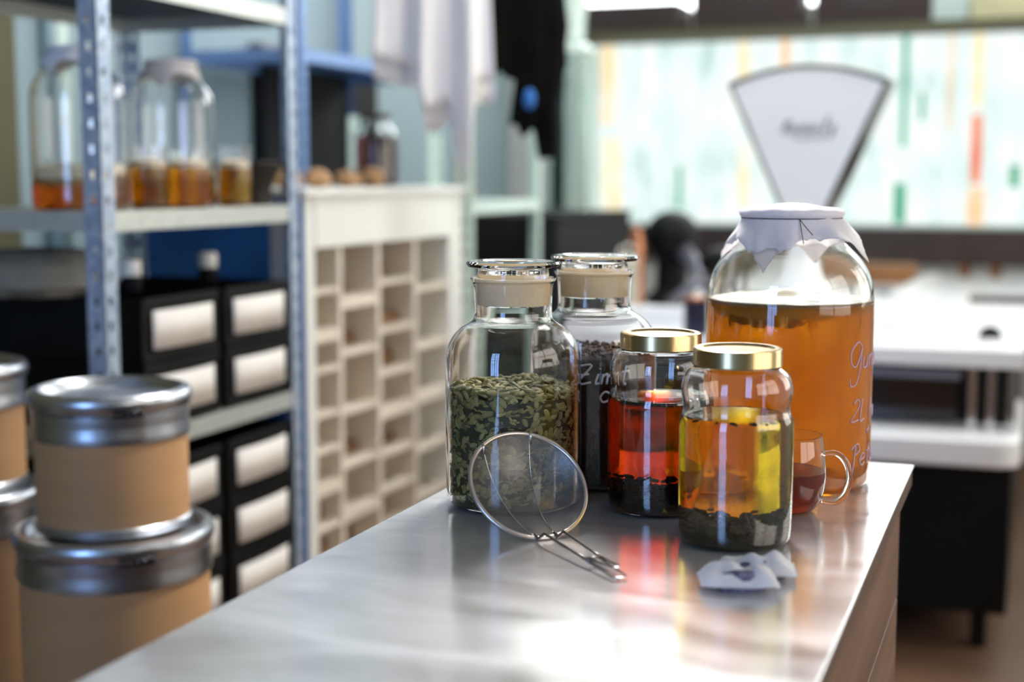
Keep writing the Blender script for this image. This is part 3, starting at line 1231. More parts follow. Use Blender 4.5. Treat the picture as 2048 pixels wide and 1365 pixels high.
MB().tube([hv * Lh * .66 - hs * .0085 + Vector((0, 0, .0075)), hv * Lh * .66 + hs * .0085 + Vector((0, 0, .0075))], .0017, 8).build('handle_crossbar', 'dsteel', strn)


# ------------------------------------------------------------------ tea bags
def tea_bag(label, loc, rz, seed):
    t = thing('tea_bag', label, 'tea bag', loc, rz, 'tea bags on the steel table')
    mb = MB()
    nx, ny = 22, 16
    vs, fs = [], []
    for side in (0, 1):
        for i in range(nx + 1):
            for j in range(ny + 1):
                x = (i / nx - .5) * .066
                y = (j / ny - .5) * .044
                fx, fy = 1 - abs(2 * i / nx - 1) ** 3, 1 - abs(2 * j / ny - 1) ** 2.5
                h = max(0, fx * fy) ** .6
                w = noise.noise(Vector((x * 60, y * 60, seed)))
                z = .0048 + (.0125 * h * (1 + .7 * w) if side else -.0042 * h) + .0012 * w * (1 - h)
                vs.append((x, y, z))
    st_ = (ny + 1)
    for side in (0, 1):
        b = side * (nx + 1) * st_
        for i in range(nx):
            for j in range(ny):
                q = (b + i * st_ + j, b + (i + 1) * st_ + j, b + (i + 1) * st_ + j + 1, b + i * st_ + j + 1)
                fs.append(q if side else q[::-1])
    mb.add(vs, fs)
    mb.build('paper_sachet', 'bag', t)
    MB().blob((.002, -.0105, .0052), .017, (1.35, .56, .66), None, 16, 8, .05).build('tea_filling', 'bagtea', t)
    mb = MB()
    mb.box((.0295, -.021, .0040), (.0335, .021, .0056))
    mb.build('crimped_edge', 'bag', t)
    return t


tea_bag('white paper tea bag lying behind the other, nearest the yellow tea jar', (-.221, 1.222, TZ + .001), radians(14), 1.5)
tea_bag('white paper tea bag in front, nearest the camera', (-.230, 1.180, TZ + .0015), radians(18), 7.2)


# ------------------------------------------------------------------ fibre drums
def drum(label, loc, R, zb, zt, lid, rz=0, group='fibre drums'):
    """zb..zt body, lid ring height"""
    t = thing('fibre_drum', label, 'drum', loc, rz, None)
    H = zt - zb
    MB().lathe([(0, .003), (R - .004, .003), (R - .003, .010), (R - .003, H - .055), (0, H - .055)], 72).build('fibre_body', 'kraft', t)
    MB().lathe([(R - .0035, .0), (R, .0), (R + .0005, .004), (R + .0005, .012), (R - .0028, .015), (R - .0035, .012)], 72, closed=True).build('bottom_ring', 'zinc', t)
    tb = MB().lathe([(R - .003, H - .075), (R + .001, H - .073), (R + .002, H - .062), (R - .0005, H - .052), (R + .0005, H - .045), (R + .0005, H - .032), (R - .003, H - .030)], 72, closed=True)
    tb.build('top_band', 'zinc', t)
    ld = MB().lathe([(0, H - .014), (R * .55, H - .015), (R * .62, H - .010), (R * .72, H - .016), (R * .86, H - .017), (R * .90, H - .003), (R * .94, H), (R + .002, H - .003), (R + .006, H - .009),
                     (R + .006, H - .018), (R + .002, H - .028), (R - .002, H - .030), (R - .004, H - .034), (0, H - .034)], 72)
    lo = ld.build('lid', 'zinc', t)
    cl = MB()
    a0 = cam_angle(loc) + .25
    for da, dz, r in ((0, 0, .008), (.05, .003, .006), (-.06, -.002, .006), (.10, .001, .004)):
        cl.blob(((R + .008) * cos(a0 + da), (R + .008) * sin(a0 + da), H - .026 + dz), r, (1, 1, .8), None, 8, 6)
    for k in range(2):
        cl.tube([((R + .0075) * cos(a0 + s * .045), (R + .0075) * sin(a0 + s * .045), H - .022 - .008 * k) for s in range(-5, 4)], .0022, 6)
    cl.build('clasp', 'clasp', t)
    return t


drum('small tan fibre drum with metal lid standing on the larger drum', (-1.331, 1.817, .715), .118, .715, .930, .06)
drum('wider tan fibre drum with metal lid carrying the smaller drum', (-1.331, 1.817, 0), .147, 0, .715, .06)
drum('upper tan fibre drum at the left picture edge', (-1.690, 1.875, .735), .118, .735, .945, .06)
drum('lower fibre drum in shade at the left picture edge', (-1.690, 1.875, 0), .135, 0, .735, .06)


# ------------------------------------------------------------------ steel racks
def rack(label, x0, x1, y0, y1, top, shelves, post=.038, name='steel_rack'):
    t = thing(name, label, 'shelving', (x1, y0, 0))
    w, d = x1 - x0, y1 - y0

    def lp(cx, cy, sx, sy):
        mb = MB()
        for face in ((0), (1)):
            # perforated flange: two edge strips and rungs between the slots
            n = int(top / .045)
            a0, a1, a2, a3 = 0, post * .34, post * .60, post

            def bx(u0, u1, z0, z1):
                if face == 0:
                    xs = sorted((cx + sx * u0, cx + sx * u1))
                    ys = sorted((cy, cy + sy * .002))
                else:
                    ys = sorted((cy + sy * u0, cy + sy * u1))
                    xs = sorted((cx, cx + sx * .002))
                mb.box((xs[0], ys[0], z0), (xs[1], ys[1], z1))
            bx(a0, a1, 0, top)
            bx(a2, a3, 0, top)
            for k in range(n):
                bx(a1, a2, k * .045, k * .045 + .030)
        return mb.build('post', 'galv', t)
    lp(0, 0, -1, 1)
    lp(0, d, -1, -1)
    lp(-w, 0, 1, 1)
    lp(-w, d, 1, -1)
    for z in shelves:
        s = MB()
        s.box((-w + .003, .003, z - .003), (-.003, d - .003, z))
        s.box((-.005, .003, z - .036), (-.0022, d - .003, z - .003))
        s.box((-w + .0022, .003, z - .036), (-w + .005, d - .003, z - .003))
        s.box((-w + .005, .0022, z - .036), (-.005, .005, z - .003))
        s.box((-w + .005, d - .005, z - .036), (-.005, d - .0022, z - .003))
        s.build('shelf', 'shelf', t)
        box((-w + .006, .006, z - .0045), (-.006, d - .006, z - .0032)).build('shelf_underside_shade', 'shelf_shade', t)  # dark plate paints in the shade beneath the shelf
    return t


rack('galvanised steel rack on the left carrying glass jars and black crates', -2.0, -1.556, 2.118, 2.832, 1.98, (.20, .77, 1.187, 1.615))
rack('steel rack behind the white pigeonhole cabinet', -2.42, -2.02, 3.70, 4.76, 2.05, (.4, 1.0, 1.62))
rack('pale metal rack beyond the pigeonhole cabinet holding an amber bottle', -1.95, -1.56, 3.86, 4.50, 1.43, (.35, .80, 1.175), name='steel_rack')
for o in list(bpy.data.objects):
    if o.parent and o.parent.get('label', '').startswith('steel rack behind'):
        o.data.materials.clear()
        o.data.materials.append(M['bluesteel'])
# recolour the third rack with mint paint
for o in list(bpy.data.objects):
    if o.parent and o.parent.get('label', '').startswith('pale metal rack'):
        me = o.data
        me.materials.clear()
        me.materials.append(M['mint'])

# crates with white paper labels
ZC = {0: (.7725, .898), 1: (.2025, .328, .4535, .579)}
cr0 = None


def crate():
    t = thing('storage_crate', 'black plastic crate with white paper label', 'crate', (0, 0, 0), 0, None)
    w, d, h = .36, .262, .123
    mb = MB()
    th = .004
    mb.box((-w, 0, 0), (0, d, th))
    mb.box((-w, 0, th), (-w + th, d, h))
    mb.box((-th, 0, th), (0, d, h))
    mb.box((-w + th, 0, th), (-th, th, h))
    mb.box((-w + th, d - th, th), (-th, d, h))
    mb.box((-w, -.003, h - .014), (.004, .0, h))
    mb.box((0, 0, h - .014), (.004, d, h))
    mb.box((0, 0, .002), (.003, d, .012))
    mb.build('crate_body', 'black', t, bevel=.0015)
    lb = MB()
    vs, fs = [], []
    n = 10
    for i in range(n + 1):
        s = i / n
        bul = .006 * sin(pi * s) ** .7 + .003
        for z in (.026, .100):
            vs.append((.004 + bul, .024 + s * .208, z))
    for i in range(n):
        fs.append((2 * i, 2 * i + 2, 2 * i + 3, 2 * i + 1))
    lb.add(vs, fs)
    o = lb.build('paper_label', 'label', t)
    sd = o.modifiers.new('solid', 'SOLIDIFY')
    sd.thickness = .0008
    return t


names = {(0, 0): 'lower left crate on the middle shelf of the steel rack', (0, 1): 'upper left crate on the middle shelf of the steel rack',
         (1, 0): 'lower right crate on the middle shelf of the steel rack', (1, 1): 'upper right crate on the middle shelf of the steel rack'}
order = ('bottom', 'second from bottom', 'third from bottom', 'top')
for c in range(2):
    yy = 2.240 + c * .288
    for lv in (0, 1):
        for i, z in enumerate(ZC[lv]):
            side = ('left', 'right')[c]
            lab = ('black labelled crate, ' + names[(c, i)]) if lv == 0 else f'black labelled crate, {order[i]} of the {side} stack on the lowest rack shelf'
            loc = (-1.564, yy, z)
            if cr0 is None:
                cr0 = crate()
                cr0.location = loc
                tag(cr0, lab, None, 'labelled black crates on the steel rack')
            else:
                dup(cr0, loc, 0, lab, 'labelled black crates on the steel rack')
# things on and behind the crates
sk = MB()


def skw(i, a, r, z):
    return r * (1 + .12 * noise.noise(Vector((cos(a) * 2, sin(a) * 2, z * 30)))), z


sk.lathe([(0, 0), (.11, .0), (.135, .02), (.13, .06), (.09, .085), (.03, .09), (0, .088)], 40, wob=skw)
o = sk.build('grey_sack', 'sack', loc=(-1.815, 2.27, 1.023))
tag(o, 'lumpy grey sack on the crates under the near end of the rack shelf', 'sack')
for (x, y, z, lab) in ((-1.66, 2.345, 1.023, 'short bottle with white cap on the left upper crate'), (-1.66, 2.62, 1.023, 'short bottle with white cap on the right upper crate')):
    t = thing('small_bottle', lab, 'bottle', (x, y, z))
    MB().lathe([(0, 0), (.019, 0), (.021, .003), (.021, .026), (.014, .034), (0, .034)], 28).build('bottle_body', 'black', t)
    MB().lathe([(0, .034), (.019, .034), (.020, .036), (.020, .062), (.017, .066), (0, .066)], 28).build('cap', 'white', t)

# jars on the rack's eye-level shelf
k1 = kombucha_jar((-1.708, 2.262, 1.1876), 'tall cloth-topped glass jar at left on the rack shelf, amber at bottom', 'jar', .060, 'amber')
k2 = kombucha_jar((-1.715, 2.582, 1.1876), 'tall cloth-topped glass jar at right on the rack shelf', 'jar', .060, 'amber')
cloth_cover(k1, .0565, .3145, .078, .4, 9, 'linen2', flare=.4)
cloth_cover(k2, .0565, .3145, .082, cam_angle((-1.7, 2.59)) + .5, 12, 'linen2', flare=.6)
for kk, s in ((k1, 1), (k2, 2)):
    mb = MB()
    rnd = random.Random(s)
    mb.lathe([(0, .05), (.05, .052), (.083, .056), (.088, .066), (.080, .078), (.04, .088), (0, .092)], 40,
             wob=lambda i, a, r, z: (r * (1 + .03 * sin(3 * a)), z + .012 * sin(a * 2 + s) * (r / .09)))
    mb.build('kombucha_culture', 'scoby', kk)


for k_ in (k1, k2):
    k_.scale = (.94, .94, .965)


def tumbler(loc, label, r=.036, h=.122, fillz=.08):
    t = thing('glass_tumbler', label, 'glass', loc, 0, 'tumblers on the rack shelf')
    P = [(0, 0), (r * .85, 0), (r * .93, .004), (r, .02), (r * 1.02, h)]
    shell, _ = jar_shell(P, .0022, .006)
    MB().lathe(shell, 48).build('glass_body', 'glass', t)
    MB().lathe(fill(P, .0022, .006, fillz), 48).build('drink', 'amber', t)
    MB().lathe([(0, fillz + .0003), (r * .93, fillz + .0003), (r * .92, fillz + .012), (r * .5, fillz + .018), (0, fillz + .017)], 32).build('foam_cap', 'foam', t)
    return t


tumbler((-1.640, 2.385, 1.1876), 'straight glass tumbler of dark amber drink, leftmost of three by the right jar')
tumbler((-1.603, 2.470, 1.1876), 'straight glass tumbler of amber drink, middle of three by the right jar', .040, .115)
tumbler((-1.593, 2.625, 1.1876), 'straight glass tumbler of amber drink, rightmost of three by the right jar', .034, .125)
mo = MB().lathe([(0, 0), (.045, 0), (.052, .006), (.046, .02), (.050, .04), (.075, .085), (.082, .10), (.078, .105), (.072, .1), (.045, .05), (0, .04)], 48)
o = mo.build('mortar', 'mortar', loc=(-1.625, 2.762, 1.1876))
o.scale = (.72, .72, .9)
tag(o, 'dark brown flared mortar bowl at the far end of the rack shelf', 'mortar')

# ------------------------------------------------------------------ pigeonhole cabinet
CBX = -1.556
ORD = ['first', 'second', 'third', 'fourth', 'fifth', 'sixth', 'seventh', 'eighth', 'ninth', 'tenth', 'eleventh', 'twelfth', 'thirteenth']
pc = thing('pigeonhole_cabinet', 'white open pigeonhole cabinet full of paper beyond the steel rack', 'cabinet', (CBX, 2.86, 0))
D_ = .42
cyl = .94
carc = MB()
carc.box((-D_, 0, 0), (0, .045, 1.205))
carc.box((-D_, cyl - .10, 0), (0, cyl, 1.205))
carc.box((-D_, .045, 0), (-D_ + .01, cyl - .10, 1.205))
carc.box((-D_ + .01, .045, 0), (0, cyl - .10, .06))
carc.build('carcass', 'white', pc, bevel=.002)
box((-D_, -.006, .0), (-.004, -.0005, 1.2)).build('side_panel', 'bluep', pc)['label'] = 'near side of the white cabinet, cool window light painted blue'  # cool window light on the white side, put in as blue colour
box((-.085, -.0075, .98), (-.012, -.0062, 1.19)).build('side_lit_patch', 'label', pc)['label'] = 'pale lit patch painted on the cabinet side'  # thin pale plate stands for the brighter lit patch of the side
box((-D_ - .005, -.012, 1.205), (.012, cyl + .012, 1.222)).build('top', 'white', pc, bevel=.003)
box((-.012, .045, 1.085), (.004, cyl - .10, 1.205)).build('front_rail', 'white', pc, bevel=.002)
cols = [(.045, .165), (.185, .375), (.395, .60), (.62, .84)]
for a, b in ((.165, .185), (.375, .395), (.60, .62)):
    box((-D_ + .01, a, .06), (-.002, b, 1.085)).build('divider', 'cream', pc)
rnd = random.Random(11)
papers = None
for ci, (a, b) in enumerate(cols):
    z = 1.085
    step = (.098, .125, .108, .145)[ci]
    k = 0
    while z - step > .1:
        z -= step * rnd.uniform(.85, 1.15)
        thick = .028 if (k + ci) % 4 == 1 else .012
        box((-D_ + .01, a, z - thick), (-.004, b, z)).build('slat', 'cream', pc)
        # a packet of paper lying on the slat
        h = rnd.uniform(.018, .05)
        ins = rnd.uniform(.03, .14)
        if papers is None:
            papers = thing('paper_packet', 'folded paper packet lying in a pigeonhole of the white cabinet', 'paper', (0, 0, 0), 0, 'paper packets in the pigeonholes')
            pk = MB()
            for q in range(4):
                pk.box((-.20, .0 + .002 * q, .0062 * q), (-.003 * (q % 2), .10 - .003 * (q % 3), .0062 * q + .0058))
            pk.build('sheets', 'brownp', papers)
            p = papers
        else:
            p = dup(papers)
        tag(p, f'folded paper packet in the {ORD[ci]} column of pigeonholes, {ORD[k]} from the top')
        p.location = (CBX - ins, 2.86 + a + .008, z + .0005)
        p.scale = (1, (b - a - .016) / .10, h / .025)
        k += 1

# roots on the cabinet top
for k in range(7):
    mb = MB()
    rnd = random.Random(40 + k)
    r = rnd.uniform(.024, .033)
    mb.blob((0, 0, r * .8), r, (1.1, 1, .82), None, 12, 8, .10)
    mb.blob((r * .9, .004, r * .75), r * .55, (1, .9, .8), None, 10, 6, .12)
    mb.blob((-r * .5, r * .8, r * .62), r * .5, (.9, 1, .8), None, 10, 6, .12)
    o = mb.build('dried_root', 'root', loc=(-1.66 - .03 * (k % 2), 2.96 + k * .078, 1.2225))
    o.rotation_euler = (0, 0, k * 1.3)
    tag(o, f'lumpy tan dried root on the white cabinet top, {ORD[k]} from the left', 'root', 'dried roots on the cabinet top')

bt = thing('red_jar', 'dark red filled glass jar on the far end of the white cabinet', 'jar', (-1.74, 3.62, 1.2225))
P = smooth_prof([(0, 0), (.050, 0), (.058, .003), (.060, .012), (.060, .135), (.052, .155), (.038, .168), (.036, .185)], 2)
P[0] = (0, 0)
MB().lathe(jar_shell(P, .003)[0], 56).build('glass_body', 'glass', bt)
MB().lathe(fill(P, .003, .006, .140), 56).build('drink', 'darkred', bt)
MB().lathe([(0, .185), (.038, .185), (.039, .188), (.039, .2), (0, .202)], 40).build('lid', 'dbrown', bt)
bt = thing('amber_bottle', 'slim amber bottle on the pale rack beyond the cabinet', 'bottle', (-1.62, 3.98, 1.1756))
P = smooth_prof([(0, 0), (.022, 0), (.029, .003), (.030, .01), (.030, .12), (.026, .14), (.015, .155), (.014, .18)], 2)
P[0] = (0, 0)
MB().lathe(jar_shell(P, .002)[0], 40).build('glass_body', 'glass', bt)
MB().lathe(fill(P, .002, .006, .135), 40).build('drink', 'amber', bt)
MB().lathe([(0, .18), (.016, .18), (.016, .2), (0, .2)], 24).build('cap', 'white', bt)

# black panel on the wall
t = thing('wall_panel', 'large black panel fixed to the grey wall behind the racks', 'panel', (-2.45, 4.15, 1.20))
box((0, 0, 0), (.05, .86, .46)).build('panel_body', 'black2', t, bevel=.004)
box((.0, -.012, .46), (.056, .872, .485)).build('panel_trim', 'grey', t, bevel=.002)
t = MB().tube([(-2.42, 3.12, 1.0), (-2.42, 3.12, 2.2)], .03, 16).build('wall_pipe', 'mint')
tag(t, 'pale green vertical pipe on the olive wall behind the rack', 'pipe')


# ------------------------------------------------------------------ hanging apron and jacket
def hanging(mbn, n, m, f):
    vs, fs = [], []
    for i in range(m + 1):
        for k in range(n + 1):
            vs.append(f(k / n, i / m))
    for i in range(m):
        for k in range(n):
            a = i * (n + 1) + k
            fs.append((a, a + 1, a + n + 2, a + n + 1))
    return mbn.add(vs, fs)


rl = thing('hanging_rail', 'steel rail above the cabinet from which the apron and jacket hang', 'rail', (-1.46, 3.1, 2.085))
MB().tube([(0, 0, 0), (.13, .95, 0)], .012, 14).build('rail_bar', 'chrome', rl)
for y in (.03, .92):
    MB().tube([(y * .13, y, 0), (y * .13, y, 1.315)], .006, 8).build('hanger_rod', 'chrome', rl)

apx = Vector((cos(YAW + .1), sin(YAW + .1), 0))
apn = Vector((sin(YAW), -cos(YAW), 0))
ac = Vector((-1.45, 3.36, 0))
ap = thing('white_apron', 'white cloth apron hanging in folds from the rail above the cabinet', 'apron', (ac.x, ac.y, 2.06))


def apf(front):
    def f(u, v):
        x = (u - .5) * (.255 + .05 * v)
        hem = [(0, .185), (.18, .17), (.36, .165), (.43, .05), (.52, .055), (.62, .085), (.68, -.03), (.80, -.04), (.83, .12), (1, .13)]
        if front:
            hem = [(a, b + .05) for a, b in hem]
        for (a, p), (b, q) in zip(hem[:-1], hem[1:]):
            if a <= u <= b:
                hz = p + (q - p) * (u - a) / (b - a)
        zb = 1.31 + hz
        z = 2.06 + (zb - 2.06) * v
        y = .022 * sin(u * 17 + .6 * v) * (.4 + .8 * v) + .012 * sin(u * 31 + 2) * v + (.03 if front else 0)
        p = apx * x + apn * y
        return (p.x, p.y, z - 2.06)
    return f


for fr in (0, 1):
    o = hanging(MB(), 60, 20, apf(fr)).build('apron_cloth', 'apron', ap)
    sd = o.modifiers.new('solid', 'SOLIDIFY')
    sd.thickness = .0015

jc = Vector((-1.36, 3.76, 0))
jk = thing('black_jacket', 'black jacket hanging beside the white apron in front of window light', 'jacket', (jc.x, jc.y, 2.06))


def jkf(s):
    def f(u, v):
        a = 2 * pi * u
        wx = .105 + .02 * v
        hem = 1.42 + (.0 if cos(a) > 0 else .12) + .03 * sin(3 * a) + (-.04 if .2 < cos(a) < .8 else 0)
        z = 2.06 + (hem - 2.06) * v
        x = (.5 + .5 * min(1, v * 4)) * wx * cos(a) + .01 * sin(6 * a) * v
        y = .045 * sin(a) + .012 * sin(5 * a + 2) * v
        if v > .8 and cos(a) > 0:
            x -= (v - .8) * .18
        p = apx * x + apn * y
        return (p.x, p.y, z - 2.06)
    return f


o = hanging(MB(), 60, 20, jkf(1)).build('jacket_body', 'coat', jk)
sv = MB()
P = [apx * .06 + Vector((0, 0, -.12)), apx * .085 + Vector((0, 0, -.4)), apx * .060 + Vector((0, 0, -.62)), apx * .075 + Vector((0, 0, -.76))]
sv.tube([tuple(p) for p in P], [.035, .045, .04, .028], 14)
sv.build('sleeve', 'coat', jk)
tagl = MB().blob(tuple(apx * .02 + apn * .06 + Vector((0, 0, -.60))), .018, (1, .5, 1.6), None, 10, 8)
tagl.build('blue_tag', 'bluep', jk)['label'] = 'small blue tag'

# ------------------------------------------------------------------ white counter with oven front
cn = thing('white_counter', 'long white-topped counter running back to the window wall', 'counter', (-.64, 3.70, 0))
X0, X1, Yb = -.61, .62, 2.84
box((X0, 0, .775), (X1, Yb, .82)).build('worktop', 'lam', cn, bevel=.004)
box((X0 + .01, .03, .545), (X0 + .04, Yb, .775)).build('side_panel', 'lam', cn)
box((X0 + .01, .12, .11), (.60, Yb - .02, .545)).build('lower_cabinet', 'black', cn, bevel=.006)
box((X0 + .04, .10, .62), (.46, .14, .745)).build('glass_door', 'dglass', cn)
box((X0 + .04, .05, .735), (.47, .09, .758)).build('door_handle_bar', 'grey', cn, bevel=.006)
for x in (.49, .535, .585):
    box((x, .04, .60), (x + .018, .07, .775)).build('chrome_bar', 'chrome', cn)
box((X0 + .04, .14, .60), (.60, .16, .775)).build('back_panel', 'black2', cn)
tr = MB()
R_ = .06
poly = [(X0, -.12)] + [(X1 - R_ + R_ * sin(a), -.12 + R_ - R_ * cos(a)) for a in [radians(9 * k) for k in range(11)]] + [(X1, .6), (X0, .6)]
tr.prism(poly, .545, .612)
tr.build('lower_white_shelf', 'lam', cn, bevel=.008)
for x in (X0 + .06, .53):
    for y in (.2, Yb - .1):
        box((x - .02, y - .02, 0), (x + .02, y + .02, .11)).build('foot', 'black', cn)

# ------------------------------------------------------------------ kitchen scale
SCX, SCY = -.605, 3.98
sn = thing('shop_scale', 'old fan-faced shop scale with chrome rim and white dial on the counter', 'scale', (SCX, SCY, .82), radians(-4))


def sf(a, b, h):
    return (a, -h, b)


def fan(apz, Rr, half, z_off=0, n=28, low=.06, flat=1.0):
    """fan outline: apex truncated at 'low' above the apex"""
    pts = []
    w = Rr
    for k in range(n + 1):
        t = -half + 2 * half * k / n
        pts.append((Rr * sin(t), apz + Rr * cos(t)))
    pts = pts[::-1]
    pts.append((-low * math.tan(half), apz + low))
    pts.append((low * math.tan(half), apz + low))
    # shallow arc like the photo: lower the crown, keep corners
    return pts


APZ = .19
HALF = math.atan(.45)
RR = .545
rim = MB()
outer = fan(APZ, RR, HALF, low=.02)
rim.prism(outer, -.09, .030, sf)
rim.build('dial_housing', 'rimst', sn, bevel=.008)
fc = fan(APZ + .03, RR - .046, HALF, low=.02)
MB().prism(fc, .0302, .0325, sf).build('dial_face', 'face', sn)
pr = MB()
zc = APZ + .355
writing(pr, 'Ronasly', .034, lambda a, b: (a - .070, -.0335, zc + b + .06 * a), .0016, .35)
pr.tube([(-.03, -.0335, zc - .012), (.02, -.0335, zc - .010), (.06, -.0335, zc - .004)], .0012, 5)
pr.build('dial_script', 'print', sn)
pr = MB()
for k in range(41):
    t = -HALF * .88 + 2 * HALF * .88 * k / 40
    r1 = RR - .052
    r2 = r1 - (.024 if k % 5 == 0 else .012)
    pr.tube([(r1 * sin(t), -.0335, APZ + .03 + r1 * cos(t)), (r2 * sin(t), -.0335, APZ + .03 + r2 * cos(t))], .0005, 4)
pr.build('dial_graduations', 'pprint', sn)
MB().tube([(-.02, -.035, APZ + .06), (-.165, -.035, APZ + .40)], .0022, 6).build('pointer', 'grey', sn)
bs = MB()
bs.lathe([(0, 0), (.15, 0), (.16, .01), (.155, .05), (.11, .10), (.06, .16), (.05, .20), (.05, .24), (0, .24)], 40)
bs.build('scale_base', 'face', sn)
MB().lathe([(0, .0), (.14, .0), (.155, .014), (.150, .018), (.0, .010)], 40, c=(-.02, -.19, .10)).build('weighing_pan', 'chrome', sn)
MB().tube([(-.02, -.19, .0), (-.02, -.19, .105)], .05, 16).build('pan_post', 'face', sn)

# ------------------------------------------------------------------ things on the counter
t = MB().lathe([(0, 0), (.026, 0), (.027, .003), (.027, .058), (.0, .058)], 32).build('tea_tin', 'navy', loc=(-.80, 3.80, .82))
t2 = thing('tea_tin', 'dark navy tin with copper lid beside the big kombucha jar', 'tin', (-.868, 3.80, .82))
t.parent = t2
t.location = (0, 0, 0)
t.name = 'tin_body'
t.scale = (1.25, 1.25, 1.6)
MB().lathe([(0, .0930), (.0345, .0930), (.0350, .095), (.0350, .103), (.033, .105), (0, .105)], 32).build('lid', 'copper', t2)

t = MB().blob((0, 0, .0), .027, (1.1, 1, 1.1), None, 20, 12).build('dark_knob', 'black2')
t2 = thing('timer_knob', 'dark domed knob on a white base near the counter corner', 'knob', (-.108, 3.90, .82))
t.parent = t2
t.location = (0, 0, .012)
t.name = 'dome'
MB().lathe([(0, 0), (.032, 0), (.032, .008), (.026, .012), (0, .012)], 32).build('base', 'lam', t2)
o = box((-.09, -.035, 0), (.35, .035, .022)).build('dark_tray', 'dbrown', loc=(-.125, 5.15, .82), bevel=.006)
tag(o, 'long dark flat tray at the right edge of the counter', 'tray')
o = box((-.28, -.10, 0), (.04, .10, .075)).build('wooden_box', 'board', loc=(-.50, 5.95, .82), bevel=.004)
tag(o, 'low brown wooden box near the back of the white counter', 'box')
o = box((-.03, -.62, 0), (.03, .55, .03)).build('white_ruler_bar', 'lam', loc=(-.425, 5.65, .82), bevel=.004)
o.rotation_euler = (0, 0, radians(-2))
tag(o, 'long white bar lying lengthwise on the counter beside the wooden box', 'bar')
for (x, y, lab) in ((-.29, 6.38, 'small orange glass on the back of the counter, left of two'), (-.165, 6.38, 'small orange glass on the back of the counter, right of two')):
    o = MB().lathe([(0, 0), (.018, 0), (.024, .01), (.024, .055), (.0225, .055), (.0225, .012), (0, .008)], 24).build('orange_glass', 'orange', loc=(x, y, .82))
    tag(o, lab, 'glass')
for (x, y, r, lab) in ((-.56, 4.75, .06, 'white dish in the middle of the counter, nearer one'), (-.55, 5.05, .05, 'white dish in the middle of the counter, farther one')):
    o = MB().lathe([(0, 0), (r * .6, 0), (r, .022), (r * .97, .024), (r * .6, .006), (0, .005)], 32).build('white_dish', 'lam', loc=(x, y, .82))
    tag(o, lab, 'dish')
o = box((-.07, -.12, 0), (.07, .12, .012)).build('grey_folder', 'grey', loc=(-.56, 5.42, .82))
o.rotation_euler = (0, 0, .2)
tag(o, 'flat grey folder lying on the counter before the wooden box', 'folder')

# dark mixer-like machine and bottles left of the scale
mx = thing('stand_mixer', 'black rounded stand mixer on the left of the white counter', 'mixer', (-1.165, 4.72, .82), radians(10))
MB().lathe([(0, 0), (.085, 0), (.09, .01), (.08, .03), (.055, .05), (.05, .16), (.06, .2), (0, .22)], 36).build('stand', 'black', mx)
MB().blob((.0, 0, .235), .085, (1.05, 1.3, .95), None, 24, 14).build('motor_head', 'black', mx)
MB().tube([(.03, -.05, .20), (.11, -.12, .10), (.16, -.16, .02)], [.03, .026, .02], 14).build('arm', 'grey', mx)
fo = thing('folded_lamp', 'dark domed lamp with grey arm behind the big kombucha jar', 'lamp', (-.93, 4.55, .82))
MB().blob((0, 0, .155), .085, (1.2, 1, .62), None, 24, 12).build('lamp_shade', 'black', fo)
MB().tube([(-.02, 0, .12), (-.10, -.04, .09), (-.17, -.10, .024)], .02, 12).build('lamp_arm', 'grey', fo)
MB().lathe([(0, 0), (.05, 0), (.05, .012), (.014, .02), (.014, .12), (0, .12)], 28).build('lamp_base', 'grey', fo)
bb = thing('cream_bottle', 'cream plastic bottle with rounded top by the black mixer', 'bottle', (-1.205, 4.30, .82))
MB().lathe(smooth_prof([(0, 0), (.034, 0), (.036, .01), (.036, .15), (.034, .19), (.022, .215), (0, .22)], 2), 32).build('bottle_body', 'gglass', bb)
MB().lathe(smooth_prof([(0, .004), (.030, .004), (.033, .01), (.033, .13), (.03, .17), (0, .19)], 1), 32).build('contents', 'cream', bb)
ob = MB().lathe(smooth_prof([(0, 0), (.03, 0), (.034, .02), (.034, .08), (.02, .11), (0, .112)], 2), 28).build('orange_jar', 'copper', loc=(-1.22, 4.62, .82))
ob.location = (-1.215, 4.44, .82)
ob.scale = (.9, .9, 2.4)
tag(ob, 'amber coloured flask left of the cream bottle', 'flask')
t = box((-.10, -.03, 0), (.16, .03, .05)).build('white_carton', 'lam', loc=(-1.04, 4.05, .82), bevel=.004)
tag(t, 'low white carton at the left front of the counter', 'carton')

# dark low cupboard under the jacket, left of the counter
lc = thing('black_cupboard', 'black low cupboard between the pale rack and the white counter', 'cupboard', (-1.95, 4.56, 0))
box((0, 0, 0), (.43, .9, 1.10)).build('cupboard_body', 'black2', lc, bevel=.004)
box((-.005, -.005, 1.10), (.435, .905, 1.118)).build('cupboard_top', 'black2', lc)
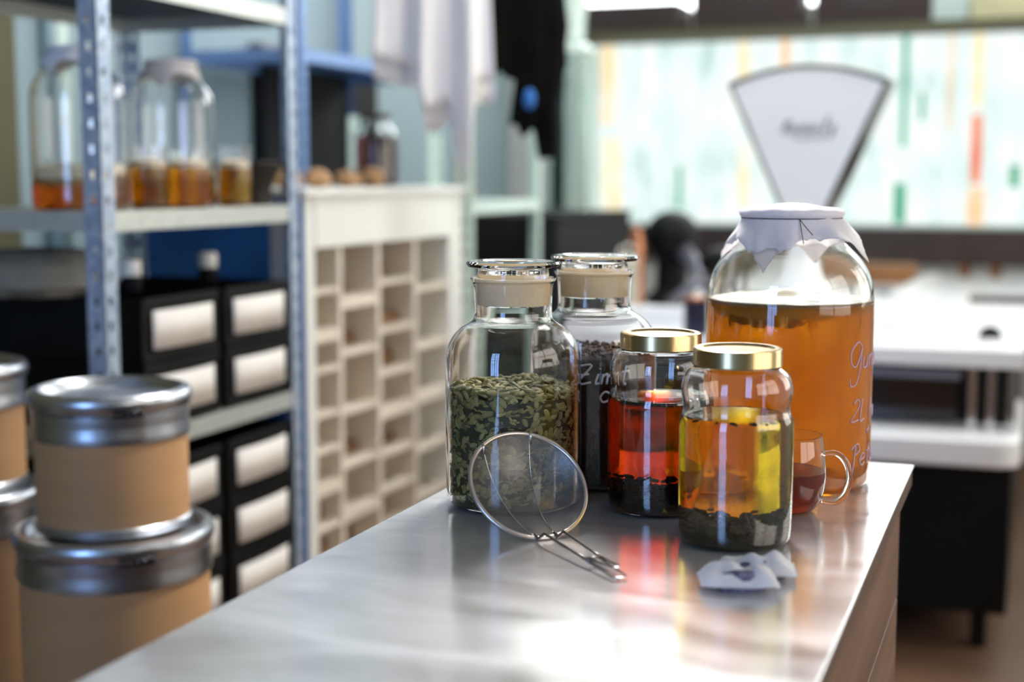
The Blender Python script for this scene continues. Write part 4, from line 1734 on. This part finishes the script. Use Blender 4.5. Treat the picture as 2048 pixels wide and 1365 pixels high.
# tall green glass cylinder with white lid, on the black cupboard
gc = thing('glass_cylinder', 'tall greenish glass cylinder with white lid left of the window', 'jar', (-1.655, 5.10, 1.1185))
P = [(0, 0), (.078, 0), (.082, .004), (.082, .58)]
MB().lathe(jar_shell(P, .005)[0], 48).build('glass_body', 'gglass', gc)
MB().lathe([(0, .58), (.086, .58), (.092, .588), (.088, .605), (.04, .632), (0, .632)], 40).build('lid', 'mint', gc)
MB().lathe([(.045, .632), (.045, .70), (.075, .86), (.080, .86), (.052, .70), (.052, .632)], 40, closed=True).build('funnel', 'mint', gc)
MB().tube([(.055, -.01, .01), (.055, -.01, .56)], .014, 12).build('inner_rod', 'mint', gc)
dk = MB()
for q in range(5):
    a = 2.4 + q * .5
    dk.tube([(.06 * cos(a), .06 * sin(a), .01), (.058 * cos(a), .058 * sin(a), .3), (.06 * cos(a + .2), .06 * sin(a + .2), .5)], .012, 8)
dk.build('dark_stems', 'stem', gc)

# boxes on the shelf over the window
ws = struct('trim_2', box((-2.02, 6.2, 1.868), (1.9, 6.6, 1.89)), 'olive')
for x0, x1, h, mt, lab in ((-1.97, -1.545, .132, 'dbrown', 'dark brown box on the shelf over the window, leftmost'),
                           (-1.475, -1.005, .2, 'dbrown', 'dark brown box on the shelf over the window, second from left'),
                           (-.94, -.462, .2, 'dbrown', 'dark brown box on the shelf over the window, third from left'),
                           (-.455, -.31, .2, 'mint', 'pale box on the shelf over the window, right of the dark boxes'),
                           (-.30, .05, .2, 'yellow', 'pale yellow box on the shelf over the window, rightmost')):
    t = thing('storage_box', lab, 'box', ((x0 + x1) / 2, 6.3, 1.89))
    w = (x1 - x0) / 2
    box((-w, 0, 0), (w, .26, h)).build('box_body', mt, t, bevel=.003)
    if mt == 'dbrown':
        box((-w * .5, -.002, h * .35), (w * .5, -.0002, h * .7)).build('worn_label', 'choc', t)

for o in bpy.data.objects:
    if o.parent and o.name.split('.')[0] in ('yeast_strands', 'sediment', 'sunken_tea_leaves', 'floating_tea_leaves'):
        o['kind'] = 'stuff'
bpy.context.view_layer.update()
